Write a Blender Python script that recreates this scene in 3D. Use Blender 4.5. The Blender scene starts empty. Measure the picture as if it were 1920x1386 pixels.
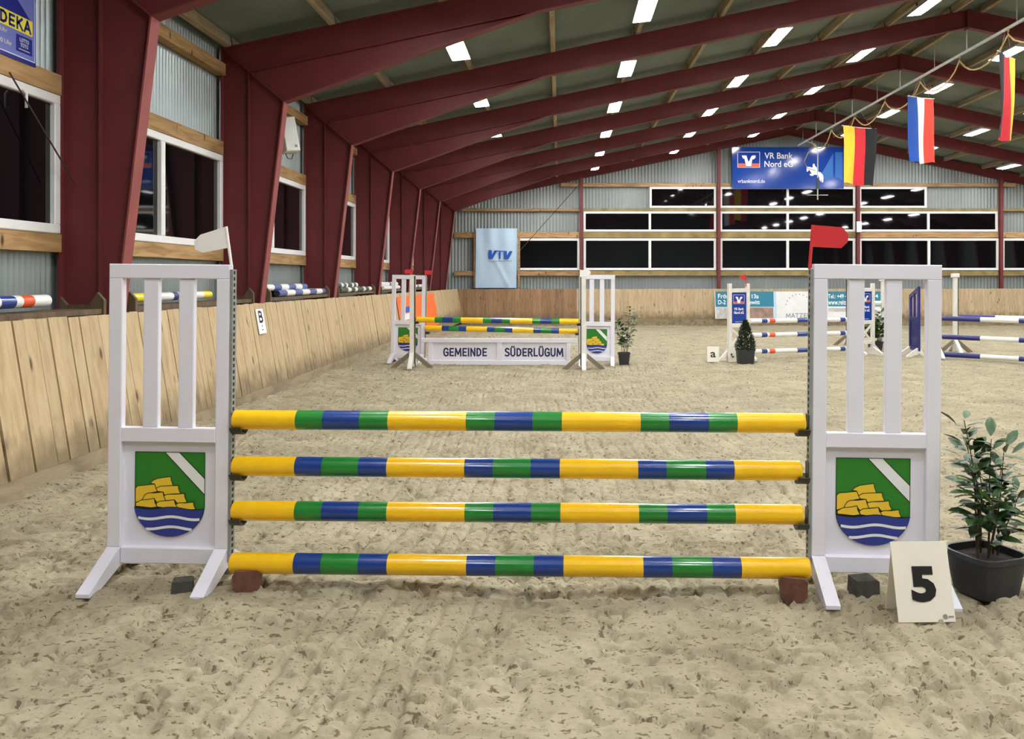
import bpy, math, random
import numpy as np
from mathutils import Vector, Matrix
random.seed(7); np.random.seed(7)
S = bpy.context.scene
COL = S.collection
# ------------------------------------------------------------------ camera, world, exposure
F, VX, VY, H = 1566.0, 1050.0, 523.0, 1.55          # focal length (px), vanishing point of the hall axis (px), eye height
cam = bpy.data.objects.new('camera', bpy.data.cameras.new('camera'))
COL.objects.link(cam); S.camera = cam
cam.location = (0, 0, H); cam.rotation_euler = (math.pi/2, 0, 0)
cam.data.sensor_width = 36.0; cam.data.lens = F/1920*36
cam.data.shift_x = -(VX-960)/1920; cam.data.shift_y = -(693-VY)/1920
cam.data.clip_start = 0.05; cam.data.clip_end = 200
w = bpy.data.worlds.new('night'); S.world = w; w.use_nodes = True
w.node_tree.nodes['Background'].inputs[0].default_value = (0.010, 0.012, 0.018, 1)
w.node_tree.nodes['Background'].inputs[1].default_value = 1.0
S.view_settings.view_transform = 'Standard'; S.view_settings.look = 'None'
S.view_settings.gamma = 1.0; S.view_settings.use_curve_mapping = False
S.view_settings.exposure = 0.0
LAMP = 95.0                                          # emission of the lamp tubes
LAMP_COL = (0.985, 0.985, 1.0)

def P(px, py, Y):                                    # photograph pixel at hall depth Y -> point
    return Vector(((px-VX)*Y/F, Y, H-(py-VY)*Y/F))
def lin(c):
    return tuple((v/12.92 if v <= .04045 else ((v+.055)/1.055)**2.4) for v in (x/255 for x in c))

# ------------------------------------------------------------------ materials
MATS = {}
def mat(name, rgb, rough=.6, metal=0, var=.08, scale=6, bump=0, bscale=30, stretch=(1,1,1), spec=.5, coat=0, rand=0):
    m = bpy.data.materials.new(name); m.use_nodes = True; nt = m.node_tree; n = nt.nodes; L = nt.links
    b = n['Principled BSDF']; c = lin(rgb)
    b.inputs['Roughness'].default_value = rough; b.inputs['Metallic'].default_value = metal
    b.inputs['Specular IOR Level'].default_value = spec
    if coat: b.inputs['Coat Weight'].default_value = coat; b.inputs['Coat Roughness'].default_value = .08
    tc = n.new('ShaderNodeTexCoord'); mp = n.new('ShaderNodeMapping'); mp.inputs['Scale'].default_value = stretch
    L.new(tc.outputs['Object'], mp.inputs['Vector'])
    nz = n.new('ShaderNodeTexNoise'); nz.inputs['Scale'].default_value = scale; nz.inputs['Detail'].default_value = 5
    L.new(mp.outputs[0], nz.inputs['Vector'])
    r = n.new('ShaderNodeValToRGB'); r.color_ramp.elements[0].position = .3; r.color_ramp.elements[1].position = .7
    r.color_ramp.elements[0].color = tuple(v*(1-var) for v in c)+(1,)
    r.color_ramp.elements[1].color = tuple(min(1, v*(1+var)) for v in c)+(1,)
    L.new(nz.outputs['Fac'], r.inputs['Fac'])
    out = r.outputs['Color']
    if rand:
        oi = n.new('ShaderNodeObjectInfo'); mr = n.new('ShaderNodeMapRange')
        mr.inputs['To Min'].default_value = 1-rand; mr.inputs['To Max'].default_value = 1+rand
        L.new(oi.outputs['Random'], mr.inputs['Value'])
        mx = n.new('ShaderNodeVectorMath'); mx.operation = 'SCALE'
        L.new(out, mx.inputs[0]); L.new(mr.outputs[0], mx.inputs['Scale']); out = mx.outputs[0]
    L.new(out, b.inputs['Base Color'])
    if bump:
        nb = n.new('ShaderNodeTexNoise'); nb.inputs['Scale'].default_value = bscale; nb.inputs['Detail'].default_value = 6
        L.new(mp.outputs[0], nb.inputs['Vector'])
        bp = n.new('ShaderNodeBump'); bp.inputs['Strength'].default_value = bump; bp.inputs['Distance'].default_value = .02
        L.new(nb.outputs['Fac'], bp.inputs['Height']); L.new(bp.outputs[0], b.inputs['Normal'])
    MATS[name] = m; return m

def wood(name, light, dark, knots=True, stretch=(9, 9, .9), rand=.12, stain=0, stain_rgb=(120, 104, 78), world=False):
    m = mat(name, light, .65, 0, .04, 3, .15, 25, stretch, .3); nt = m.node_tree; n = nt.nodes; L = nt.links
    b = n['Principled BSDF']
    tc = n.new('ShaderNodeTexCoord'); oi = n.new('ShaderNodeObjectInfo')
    off = n.new('ShaderNodeVectorMath'); off.operation = 'MULTIPLY_ADD'
    cmb = n.new('ShaderNodeCombineXYZ'); L.new(oi.outputs['Random'], cmb.inputs[0]); L.new(oi.outputs['Random'], cmb.inputs[2])
    off.inputs[1].default_value = (37, 0, 91); L.new(cmb.outputs[0], off.inputs[0]); L.new(tc.outputs['Object'], off.inputs[2])
    mp = n.new('ShaderNodeMapping'); mp.inputs['Scale'].default_value = stretch; L.new(off.outputs[0], mp.inputs['Vector'])
    nz = n.new('ShaderNodeTexNoise'); nz.inputs['Scale'].default_value = 2.2; nz.inputs['Detail'].default_value = 7; nz.inputs['Distortion'].default_value = .6
    L.new(mp.outputs[0], nz.inputs['Vector'])
    r = n.new('ShaderNodeValToRGB'); r.color_ramp.elements[0].position = .28; r.color_ramp.elements[1].position = .6
    r.color_ramp.elements[0].color = lin(dark)+(1,); r.color_ramp.elements[1].color = lin(light)+(1,)
    L.new(nz.outputs['Fac'], r.inputs['Fac']); out = r.outputs['Color']
    def mix(fac, a, col):
        mx = n.new('ShaderNodeMix'); mx.data_type = 'RGBA'; L.new(fac, mx.inputs['Factor']); L.new(a, mx.inputs[6])
        mx.inputs[7].default_value = lin(col)+(1,); return mx.outputs[2]
    if knots:
        mp2 = n.new('ShaderNodeMapping'); mp2.inputs['Scale'].default_value = (5, 5, 2.2); L.new(off.outputs[0], mp2.inputs['Vector'])
        vo = n.new('ShaderNodeTexVoronoi'); vo.inputs['Scale'].default_value = 1.1; L.new(mp2.outputs[0], vo.inputs['Vector'])
        kr = n.new('ShaderNodeMapRange'); kr.inputs['From Min'].default_value = .16; kr.inputs['From Max'].default_value = .06
        L.new(vo.outputs['Distance'], kr.inputs['Value']); out = mix(kr.outputs[0], out, tuple(v*.55 for v in dark))
    if stain:                                           # sand and manure splashed against the foot of the boards
        sp = n.new('ShaderNodeSeparateXYZ'); L.new(tc.outputs['Object'], sp.inputs[0])
        ns = n.new('ShaderNodeTexNoise'); ns.inputs['Scale'].default_value = 5; ns.inputs['Detail'].default_value = 5
        L.new(off.outputs[0], ns.inputs['Vector'])
        ma = n.new('ShaderNodeMath'); ma.operation = 'MULTIPLY_ADD'; ma.inputs[1].default_value = -.5; L.new(ns.outputs['Fac'], ma.inputs[0]); L.new(sp.outputs[2], ma.inputs[2])
        sr = n.new('ShaderNodeMapRange'); sr.inputs['From Min'].default_value = stain; sr.inputs['From Max'].default_value = stain-.22; sr.inputs['To Max'].default_value = .85
        L.new(ma.outputs[0], sr.inputs['Value']); out = mix(sr.outputs[0], out, stain_rgb)
    mr = n.new('ShaderNodeMapRange'); mr.inputs['To Min'].default_value = 1-rand; mr.inputs['To Max'].default_value = 1+rand
    L.new(oi.outputs['Random'], mr.inputs['Value'])
    sc = n.new('ShaderNodeVectorMath'); sc.operation = 'SCALE'; L.new(out, sc.inputs[0]); L.new(mr.outputs[0], sc.inputs['Scale'])
    L.new(sc.outputs[0], b.inputs['Base Color'])
    return m

def sand_material():
    m = bpy.data.materials.new('sand'); m.use_nodes = True; nt = m.node_tree; n = nt.nodes; L = nt.links; MATS['sand'] = m
    b = n['Principled BSDF']; b.inputs['Roughness'].default_value = .95; b.inputs['Specular IOR Level'].default_value = .1
    tc = n.new('ShaderNodeTexCoord')
    def noise(scale, detail=5, st=(1, 1, 1), dist=0):
        mp = n.new('ShaderNodeMapping'); mp.inputs['Scale'].default_value = st; L.new(tc.outputs['Object'], mp.inputs['Vector'])
        z = n.new('ShaderNodeTexNoise'); z.inputs['Scale'].default_value = scale; z.inputs['Detail'].default_value = detail
        z.inputs['Distortion'].default_value = dist; L.new(mp.outputs[0], z.inputs['Vector']); return z.outputs['Fac']
    r = n.new('ShaderNodeValToRGB'); e = r.color_ramp.elements
    e[0].position = .3; e[0].color = lin((142, 132, 108))+(1,); e[1].position = .68; e[1].color = lin((167, 158, 132))+(1,)
    L.new(noise(2.2, 8), r.inputs['Fac']); out = r.outputs['Color']
    def mixin(fac, lo, hi, amt, col, a):
        mr = n.new('ShaderNodeMapRange'); mr.inputs['From Min'].default_value = lo; mr.inputs['From Max'].default_value = hi; mr.inputs['To Max'].default_value = amt
        L.new(fac, mr.inputs['Value']); mx = n.new('ShaderNodeMix'); mx.data_type = 'RGBA'
        L.new(mr.outputs[0], mx.inputs['Factor']); L.new(a, mx.inputs[6]); mx.inputs[7].default_value = lin(col)+(1,); return mx.outputs[2]
    out = mixin(noise(7, 6, (1, 1.5, 1), .2), .52, .68, .4, (132, 120, 98), out)     # darker mid-tone patches
    out = mixin(noise(20, 2.5, (1, 1.7, 1)), .615, .665, .75, (84, 71, 53), out)      # dark specks: shade of small pits painted into the sand colour
    out = mixin(noise(48, 2, (1, 1.3, 1)), .64, .68, .7, (82, 70, 53), out)  # finer specks, pit shade put into the colour as well
    L.new(out, b.inputs['Base Color'])
    bp = n.new('ShaderNodeBump'); bp.inputs['Strength'].default_value = .3; bp.inputs['Distance'].default_value = .02
    L.new(noise(38, 8), bp.inputs['Height']); L.new(bp.outputs[0], b.inputs['Normal'])
    return m

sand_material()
mat('steel_red', (108, 42, 43), .6, 0, .10, 3, .05, 40, rand=0)
mat('steel_red_edge', (136, 66, 62), .5, 0, .12, 4)
mat('galvanised', (146, 155, 153), .38, .5, .14, 1.2, 0, 30, (1, 1, .25))
mat('galvanised_far', (150, 158, 156), .5, .25, .16, .9, 0, 30, (1, 1, .25))
mat('fibre_cement', (120, 130, 123), .85, 0, .16, .7, .1, 20)
wood('pine_plank', (194, 172, 134), (176, 150, 111), stain=.13, rand=.07)
wood('pine_plank_far', (190, 170, 136), (172, 147, 112), stain=.02, rand=.08)
wood('stained_plank_far', (158, 126, 94), (132, 100, 70), rand=.2, stain=.02)
wood('timber', (180, 146, 100), (138, 103, 64), stretch=(9, .9, 9))
wood('timber_x', (186, 150, 106), (132, 98, 62), stretch=(.9, 9, 9))
wood('timber_pale', (166, 152, 126), (130, 112, 86), stretch=(9, .6, 9))
wood('bracket_wood', (104, 88, 66), (74, 60, 44), knots=False)
wood('curb', (150, 134, 106), (112, 98, 74), knots=False, stretch=(3, 1, 3))
mat('mossy_timber', (146, 126, 80), .8, 0, .35, 2.5)
mat('pvc_white', (236, 236, 234), .35, 0, .03)
mat('pane_dark', (10, 11, 14), .03, 0, .1, 2, spec=.6)
mat('wing_white', (232, 231, 240), .38, 0, .03, 3)
mat('wing_white_worn', (226, 222, 212), .5, 0, .10, 8)
mat('post_white', (226, 224, 214), .45, 0, .08, 8)
mat('metal_track', (150, 154, 150), .45, .25, .2, 12)
mat('dark_metal', (74, 76, 66), .45, .6, .2, 12)
mat('slot_black', (18, 18, 18), .8)
mat('post_strut', (122, 112, 92), .7, 0, .15, 8)
mat('pole_yellow', (252, 198, 18), .28, 0, .06, 9, .06, 60, coat=.5)
mat('pole_green', (28, 128, 44), .28, 0, .08, 9, .06, 60, coat=.5)
mat('pole_blue', (20, 58, 134), .28, 0, .08, 9, .06, 60, coat=.5)
mat('pole_white', (238, 236, 230), .35, 0, .05, 9, coat=.3)
mat('pole_orange', (226, 84, 40), .35, 0, .06, 9, coat=.3)
mat('pole_navy', (34, 36, 112), .35, 0, .08, 9, coat=.3)
mat('pole_lemon', (236, 218, 40), .35, 0, .06, 9, coat=.3)
mat('pole_bottle', (44, 74, 58), .4, 0, .1, 9, coat=.3)
mat('pole_steel_blue', (72, 92, 150), .4, 0, .12, 9, coat=.3)
mat('pole_end_dark', (38, 40, 40), .7)
mat('shield_green', (36, 124, 30), .45, 0, .03)
mat('shield_gold', (240, 200, 50), .45, 0, .03)
mat('shield_blue', (42, 56, 140), .45, 0, .03)
mat('shield_white', (236, 238, 236), .45, 0, .02)
mat('ink_black', (22, 20, 18), .5, 0, .05)
mat('ink_navy', (34, 40, 92), .5, 0, .05)
mat('ink_grey', (140, 142, 142), .6, 0, .05)
mat('sign_cream', (240, 234, 216), .5, 0, .03)
mat('flag_red', (206, 44, 48), .5, 0, .05)
mat('flag_white', (238, 234, 228), .5, 0, .04)
mat('brown_block', (104, 66, 52), .8, 0, .25, 18, .3)
mat('dark_block', (72, 68, 62), .85, 0, .25, 18, .3)
mat('pot_plastic', (44, 46, 50), .5, 0, .08, 20, .1, 80)
mat('potting_soil', (44, 34, 26), .95, 0, .4, 40, .6)
mat('leaf_green', (58, 88, 46), .35, 0, .3, 8, spec=.5, rand=.35)
mat('leaf_fresh', (104, 140, 64), .4, 0, .25, 8, rand=.3)
mat('leaf_conifer', (36, 54, 32), .7, 0, .4, 20)
mat('stem_brown', (84, 70, 48), .8, 0, .2, 20)
mat('cloth_gold', (250, 208, 60), .8, 0, .04); mat('cloth_red', (214, 44, 56), .8, 0, .04); mat('cloth_black', (26, 26, 28), .8, 0, .05)
mat('cloth_blue', (32, 84, 176), .8, 0, .04); mat('cloth_white', (242, 242, 244), .8, 0, .02); mat('cloth_orange_red', (236, 72, 54), .8, 0, .04)
mat('banner_blue', (26, 64, 150), .12, 0, .05, 1.5); mat('banner_mid_blue', (40, 100, 172), .3, 0, .04)
mat('print_white', (240, 242, 246), .4, 0, .02); mat('print_orange', (232, 96, 40), .4, 0, .03)
mat('banner_violet', (116, 126, 204), .4, 0, .06, 2); mat('banner_indigo', (34, 44, 140), .4, 0, .05); mat('print_yellow', (244, 232, 64), .4, 0, .03); mat('print_cream', (206, 200, 196), .5, 0, .04)
mat('banner_sky', (186, 212, 232), .55, 0, .05, 2); mat('banner_teal', (22, 122, 148), .4, 0, .05, 2); mat('banner_paper', (228, 230, 228), .5, 0, .05, 3)
mat('banner_orange', (246, 112, 40), .5, 0, .05, 3); mat('photo_brown', (150, 124, 108), .5, 0, .35, 5); mat('photo_grey', (188, 188, 184), .5, 0, .25, 6)
mat('lamp_housing', (232, 234, 232), .4, 0, .03)
mat('pipe_grey', (190, 194, 186), .4, .3, .1); mat('hose_tan', (196, 164, 112), .6, 0, .12); mat('hook_yellow', (230, 190, 50), .5); mat('cord', (150, 146, 140), .6)
mat('speaker_white', (226, 228, 222), .5, 0, .04); mat('speaker_side', (170, 156, 136), .6, 0, .08)
mat('rod_dark', (70, 52, 48), .6, .2)
def emis(name, col, s):
    m = bpy.data.materials.new(name); m.use_nodes = True; b = m.node_tree.nodes['Principled BSDF']
    b.inputs['Base Color'].default_value = (.9, .9, .9, 1)
    b.inputs['Emission Color'].default_value = col+(1,); b.inputs['Emission Strength'].default_value = s; MATS[name] = m
emis('lamp_glow', LAMP_COL, LAMP)

# ------------------------------------------------------------------ mesh helpers
class MB:
    def __init__(s): s.v = []; s.f = []; s.mi = []; s.mats = []
    def m(s, name):
        if name not in s.mats: s.mats.append(name)
        return s.mats.index(name)
    def add(s, vs, fs, mt=None):
        o = len(s.v); s.v += [tuple(v) for v in vs]; k = s.m(mt) if mt else 0
        for f in fs: s.f.append(tuple(i+o for i in f)); s.mi.append(k)
        return s
    def box(s, x0, x1, y0, y1, z0, z1, mt=None):
        return s.add([(x0,y0,z0),(x1,y0,z0),(x1,y1,z0),(x0,y1,z0),(x0,y0,z1),(x1,y0,z1),(x1,y1,z1),(x0,y1,z1)],
            [(0,3,2,1),(4,5,6,7),(0,1,5,4),(1,2,6,5),(2,3,7,6),(3,0,4,7)], mt)
    def cbox(s, x0, x1, y0, y1, z0, z1, c=.006, mt=None):     # box with chamfered long edges round its front (-y) and back faces
        def ring(y, i): return [(x0+i,y,z0+i),(x1-i,y,z0+i),(x1-i,y,z1-i),(x0+i,y,z1-i)]
        r = ring(y0, c)+ring(y0+c, 0)+ring(y1-c, 0)+ring(y1, c); f = [(0,1,2,3),(15,14,13,12)]
        for k in range(3):
            for i in range(4):
                j = (i+1) % 4; f.append((k*4+i, (k+1)*4+i, (k+1)*4+j, k*4+j))
        return s.add(r, f, mt)
    def prism(s, poly, a0, a1, axis='y', mt=None):            # poly in the plane across axis
        def pt(u, v, a): return {'y': (u, a, v), 'x': (a, u, v), 'z': (u, v, a)}[axis]
        n = len(poly); vs = [pt(u, v, a0) for u, v in poly]+[pt(u, v, a1) for u, v in poly]
        fs = [tuple(range(n)), tuple(range(2*n-1, n-1, -1))]+[(i, i+n, (i+1) % n+n, (i+1) % n) for i in range(n)]
        return s.add(vs, fs, mt)
    def beam(s, p0, p1, thick, w, axis_w=(0, 1, 0), mt=None, side=0):
        p0 = Vector(p0); p1 = Vector(p1); d = (p1-p0).normalized(); a = Vector(axis_w); nrm = d.cross(a).normalized()
        o = nrm*(side*thick/2); vs = []
        for p in (p0, p1):
            for su, sv in ((-1,-1),(1,-1),(1,1),(-1,1)): vs.append(p+o+a*(su*w/2)+nrm*(sv*thick/2))
        return s.add(vs, [(0,1,2,3),(7,6,5,4),(0,4,5,1),(1,5,6,2),(2,6,7,3),(3,7,4,0)], mt)
    def tube(s, pts, r, n=8, mt=None, cap=True, r1=None):
        pts = [Vector(p) for p in pts]; k = len(pts); o = []; up = Vector((0, 0, 1))
        for i, p in enumerate(pts):
            d = (pts[min(i+1, k-1)]-pts[max(i-1, 0)]).normalized()
            a = d.cross(up)
            if a.length < .05: a = d.cross(Vector((1, 0, 0)))
            a.normalize(); b = a.cross(d); rr = r if r1 is None else r+(r1-r)*i/(k-1)
            o += [p+a*(rr*math.cos(2*math.pi*j/n))+b*(rr*math.sin(2*math.pi*j/n)) for j in range(n)]
        f = [(i*n+j, i*n+(j+1) % n, (i+1)*n+(j+1) % n, (i+1)*n+j) for i in range(k-1) for j in range(n)]
        if cap: f += [tuple(range(n-1, -1, -1)), tuple((k-1)*n+j for j in range(n))]
        return s.add(o, f, mt)
    def flat(s, poly, y, mt=None):                            # thin sheet facing -y, 0.4 mm thick
        return s.prism(poly, y-.0004, y, 'y', mt)
    def mesh(s, name, mt=None, smooth=False):
        me = bpy.data.meshes.new(name); me.from_pydata(s.v, [], s.f)
        for x in (s.mats or [mt]): me.materials.append(MATS[x])
        if len(s.mats) > 1: me.polygons.foreach_set('material_index', s.mi)
        import bmesh
        bm = bmesh.new(); bm.from_mesh(me); bmesh.ops.recalc_face_normals(bm, faces=bm.faces); bm.to_mesh(me); bm.free()
        if smooth: me.polygons.foreach_set('use_smooth', [True]*len(me.polygons)); me.set_sharp_from_angle(angle=math.radians(35))
        me.update(); return me
    def build(s, name, mt=None, parent=None, smooth=False, loc=None, rot=None, **props):
        return obj(name, s.mesh(name, mt, smooth), parent, loc, rot, **props)
def obj(name, me, parent=None, loc=None, rot=None, **props):
    o = bpy.data.objects.new(name, me); COL.objects.link(o)
    if parent: o.parent = parent
    if loc is not None: o.location = loc
    if rot is not None: o.rotation_euler = rot
    for k, v in props.items(): o[k] = v
    return o
def thing(name, label, cat, loc=(0,0,0), rot=(0,0,0), group=None):
    o = obj(name, None, None, loc, rot, label=label, category=cat); o.empty_display_size = .1
    if group: o['group'] = group
    return o
def tag(o, label, cat, group=None):
    o['label'] = label; o['category'] = cat
    if group: o['group'] = group
    return o
def root(name, label=None, loc=(0,0,0)):
    o = obj(name, None, None, loc, None, kind='structure')
    if label: o['label'] = label
    return o
def copy_tree(o, parent=None):
    c = o.copy(); COL.objects.link(c); c.parent = parent
    for ch in list(o.children): copy_tree(ch, c)
    return c
TXT = {}
def text_mesh(s, wd, ht, mt, bold=.0):                        # lettering facing -y, centred on the origin, scaled to wd x ht
    cu = bpy.data.curves.new('t', 'FONT'); cu.body = s; cu.size = 1; cu.offset = bold; cu.extrude = .001; cu.resolution_u = 3
    t = bpy.data.objects.new('t', cu); COL.objects.link(t); dg = bpy.context.evaluated_depsgraph_get()
    me = bpy.data.meshes.new_from_object(t.evaluated_get(dg)); bpy.data.objects.remove(t); bpy.data.curves.remove(cu)
    n = len(me.vertices); a = np.empty(n*3); me.vertices.foreach_get('co', a); a = a.reshape(-1, 3)
    lo, hi = a.min(0), a.max(0); sx = wd/(hi[0]-lo[0]); sz = ht/(hi[1]-lo[1])
    b = np.stack([(a[:,0]-(lo[0]+hi[0])/2)*sx, -(a[:,2])*.5, (a[:,1]-(lo[1]+hi[1])/2)*sz], 1)
    me.vertices.foreach_set('co', b.ravel()); me.materials.clear(); me.materials.append(MATS[mt]); me.update(); return me
def text(s, x, y, z, wd, ht, mt, parent, bold=.012, name='lettering'):
    me = text_mesh(s, wd, ht, mt, bold); return obj(name, me, parent, (x, y, z))
GLY = {'G': (.62, [[(.55,.78),(.45,.93),(.3,.98),(.13,.88),(.06,.5),(.13,.12),(.3,.02),(.48,.08),(.55,.15),(.55,.48),(.34,.48)]]), 'E': (.55, [[(.5,.94),(.1,.94),(.1,.06),(.5,.06)],[(.1,.5),(.45,.5)]]),
 'M': (.82, [[(.08,0),(.13,.97),(.41,.22),(.69,.97),(.74,0)]]), 'I': (.22, [[(.1,0),(.1,1)]]), 'N': (.62, [[(.08,0),(.08,.97),(.53,.03),(.53,1)]]), 'D': (.62, [[(.1,.06),(.1,.94),(.3,.94),(.48,.8),(.54,.5),(.48,.2),(.3,.06),(.1,.06)]]),
 'S': (.58, [[(.5,.85),(.38,.95),(.22,.96),(.1,.85),(.1,.68),(.2,.56),(.4,.46),(.51,.34),(.5,.17),(.38,.05),(.2,.04),(.07,.13)]]), 'U': (.62, [[(.08,1),(.08,.25),(.18,.07),(.3,.03),(.42,.07),(.53,.25),(.53,1)]]),
 'Ü': (.62, [[(.08,1),(.08,.25),(.18,.07),(.3,.03),(.42,.07),(.53,.25),(.53,1)],[(.19,1.12),(.19,1.24)],[(.42,1.12),(.42,1.24)]]), 'R': (.60, [[(.1,0),(.1,.94),(.34,.94),(.5,.84),(.5,.62),(.34,.5),(.1,.5)],[(.3,.5),(.55,0)]]),
 'L': (.52, [[(.1,1),(.1,.06),(.48,.06)]]), 'A': (.62, [[(.03,0),(.3,1),(.57,0)],[(.13,.33),(.47,.33)]]), 'T': (.55, [[(.0,.94),(.5,.94)],[(.25,.94),(.25,0)]]), 'Z': (.58, [[(.08,.94),(.5,.94),(.08,.06),(.52,.06)]]),
 'K': (.60, [[(.1,0),(.1,1)],[(.52,1),(.12,.45)],[(.22,.58),(.56,0)]]), 'B': (.60, [[(.1,.06),(.1,.94),(.34,.94),(.48,.84),(.48,.64),(.36,.52),(.1,.52)],[(.36,.52),(.52,.4),(.54,.2),(.4,.06),(.1,.06)]]),
 'O': (.62, [[(.3,.98),(.13,.88),(.06,.5),(.13,.12),(.3,.02),(.47,.12),(.54,.5),(.47,.88),(.3,.98)]])}
def bold_text(s_, x, y, z, wd, ht, mt, parent, wt=.17):          # stroked capitals, ht is the height of a plain capital, x/z the centre
    tw = sum(GLY[c][0] for c in s_)+.10*(len(s_)-1); k = wd/tw; px = x-wd/2; mb = MB()
    for c in s_:
        w_, st = GLY[c]
        for pl in st: stroke(mb, [(px+u*k, z-ht/2+v*ht) for u, v in pl], wt*ht, y, None, False)
        px += (w_+.10)*k
    return mb.build('lettering', mt, parent)
ORD = ['first','second','third','fourth','fifth','sixth','seventh','eighth','ninth','tenth','eleventh','twelfth','thirteenth']

# ------------------------------------------------------------------ hall geometry
XO, XR, ZE, SL, DEP = -4.53, 9.02, 4.64, .211, .38            # outer face of the columns, ridge, eave, roof slope, rafter depth
XE = 2*XR-XO
SP = 3.63; FY = [7.63+SP*k for k in range(-4, 7)]             # frames; the gable wall stands one bay further
YG = FY[-1]+SP                                                # 33.04
def ztop(x): return ZE+SL*((x if x < XR else 2*XR-x)-XO)

# ---- floor of raked, trodden sand (height field)
def lattice(seed):
    return np.random.RandomState(seed).rand(256, 256)
def vnoise(x, y, seed):
    g = lattice(seed); xi = np.floor(x).astype(int); yi = np.floor(y).astype(int); fx = x-xi; fy = y-yi
    fx = fx*fx*(3-2*fx); fy = fy*fy*(3-2*fy); a = xi & 255; b = yi & 255; a1 = (a+1) & 255; b1 = (b+1) & 255
    return (g[a,b]*(1-fx)+g[a1,b]*fx)*(1-fy)+(g[a,b1]*(1-fx)+g[a1,b1]*fx)*fy
def sstep(a, b, x):
    t = np.clip((x-a)/(b-a), 0, 1); return t*t*(3-2*t)
xs = np.concatenate([np.arange(-4.1, -3.2, .03), np.arange(-3.2, 3.2, .0135), np.arange(3.2, 5.2, .028), np.arange(5.2, 22.2, .13)])
ys = np.concatenate([np.arange(-9, 1.3, .5), np.arange(1.3, 2.6, .05), np.arange(2.6, 5.0, .012), np.arange(5.0, 7.5, .02), np.arange(7.5, 18, .05), np.arange(18, 32.7, .16)])
gx, gy = np.meshgrid(xs, ys)
hz = .030*(vnoise(gx*1.1, gy*1.1, 1)-.5)+.022*(vnoise(gx*3.7+9, gy*3.2, 2)-.5)+.010*(vnoise(gx*9, gy*8, 3)-.5)+.005*(vnoise(gx*23, gy*21, 4)-.5)+.005*(vnoise(gx*51, gy*49, 16)-.5)
pit = vnoise(gx*11+3, gy*17, 5)*.5+vnoise(gx*27, gy*37, 6)*.5
hz -= .034*sstep(.62, .665, pit)
hoof = vnoise(gx*5+70, gy*6+3, 17)*.7+vnoise(gx*19, gy*21, 18)*.3
hz -= .015*sstep(.60, .66, hoof)
clod = vnoise(gx*18+40, gy*21+7, 8)*.5+vnoise(gx*47, gy*49, 9)*.5
hz += .012*sstep(.68, .76, clod)
wob = gx+.12*np.sin(gy*.7)+.05*vnoise(gy*2, gx*.5, 12)
ln = np.abs(((wob/.135) % 1)-.5)
hz -= .020*np.exp(-(ln/.09)**2)*sstep(.35, .5, vnoise(gx*1.3+5, gy*1.6, 13))*sstep(-2.3, -1.2, gx)*sstep(3.2, 1.6, gx)
wob = gy+.2*np.sin(gx*.6)
ln = np.abs(((wob/.22) % 1)-.5)
hz -= .020*np.exp(-(ln/.14)**2)*sstep(.40, .62, vnoise(gx*.8, gy*1.1+30, 14))*sstep(2.0, 4.0, gx)*sstep(5.5, 7, gy)
hz += -.25*sstep(20, 32, gy)+.05*sstep(-3.3, -3.9, gx)*sstep(4, 6, gy)*vnoise(gx*2, gy*1.5, 15)
hz *= 1
ny, nx = gx.shape
vv = np.stack([gx, gy, hz], -1).reshape(-1, 3)
ii = np.arange(ny*nx).reshape(ny, nx)
qq = np.stack([ii[:-1,:-1], ii[:-1,1:], ii[1:,1:], ii[1:,:-1]], -1).reshape(-1, 4)
me = bpy.data.meshes.new('floor'); me.vertices.add(len(vv)); me.vertices.foreach_set('co', vv.ravel())
me.loops.add(len(qq)*4); me.loops.foreach_set('vertex_index', qq.ravel()); me.polygons.add(len(qq))
me.polygons.foreach_set('loop_start', np.arange(0, len(qq)*4, 4)); me.update(calc_edges=True)
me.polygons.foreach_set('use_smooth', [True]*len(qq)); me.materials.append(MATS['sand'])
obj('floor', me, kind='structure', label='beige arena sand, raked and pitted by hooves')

# ---- corrugated sheets
def corrug(along, length, pitch, amp, fn, rows, name, mt, parent=None, **pr):
    n = int(length/pitch*4); t = np.linspace(0, length, n+1); d = amp*np.sin(2*np.pi*t/pitch)
    mb = MB(); m = len(rows)
    for a, dd in zip(t, d):
        for r in rows: mb.v.append(fn(a, dd, r))
    mb.f = [(i*m+j, (i+1)*m+j, (i+1)*m+j+1, i*m+j+1) for i in range(n) for j in range(m-1)]; mb.mi = [0]*len(mb.f)
    return mb.build(name, mt, parent, True, **pr)
XW = XO-.09
wl = corrug('y', 42.4, .0762, .014, lambda a, d, r: (XW+d, -9.3+a, r), [-.3, 2, 3.4, 4.95], 'wall_left', 'galvanised', kind='structure', label='corrugated metal side wall behind the steel columns')
def gz(x): return ztop(x)+.2
wf = corrug('x', XE-XO+.2, .13, .014, lambda a, d, r: (XO-.1+a, YG+.08+d, -.5 if r == 0 else gz(XO-.1+a)), [0, 1], 'wall_far', 'galvanised_far', kind='structure', label='corrugated gable wall with window rows')
corrug('y', 42.4, .13, .012, lambda a, d, r: (XE+.09+d, -9.3+a, r), [-.3, 4.95], 'wall_right', 'galvanised', kind='structure', label='corrugated metal wall on the far right')
corrug('x', XE-XO+.2, .13, .012, lambda a, d, r: (XO-.1+a, -9.3+d, -.5 if r == 0 else gz(XO-.1+a)), [0, 1], 'wall_near', 'galvanised_far', kind='structure', label='corrugated gable wall behind the viewer')
ceil = root('ceiling', 'grey fibre cement roof on timber purlins')
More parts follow.
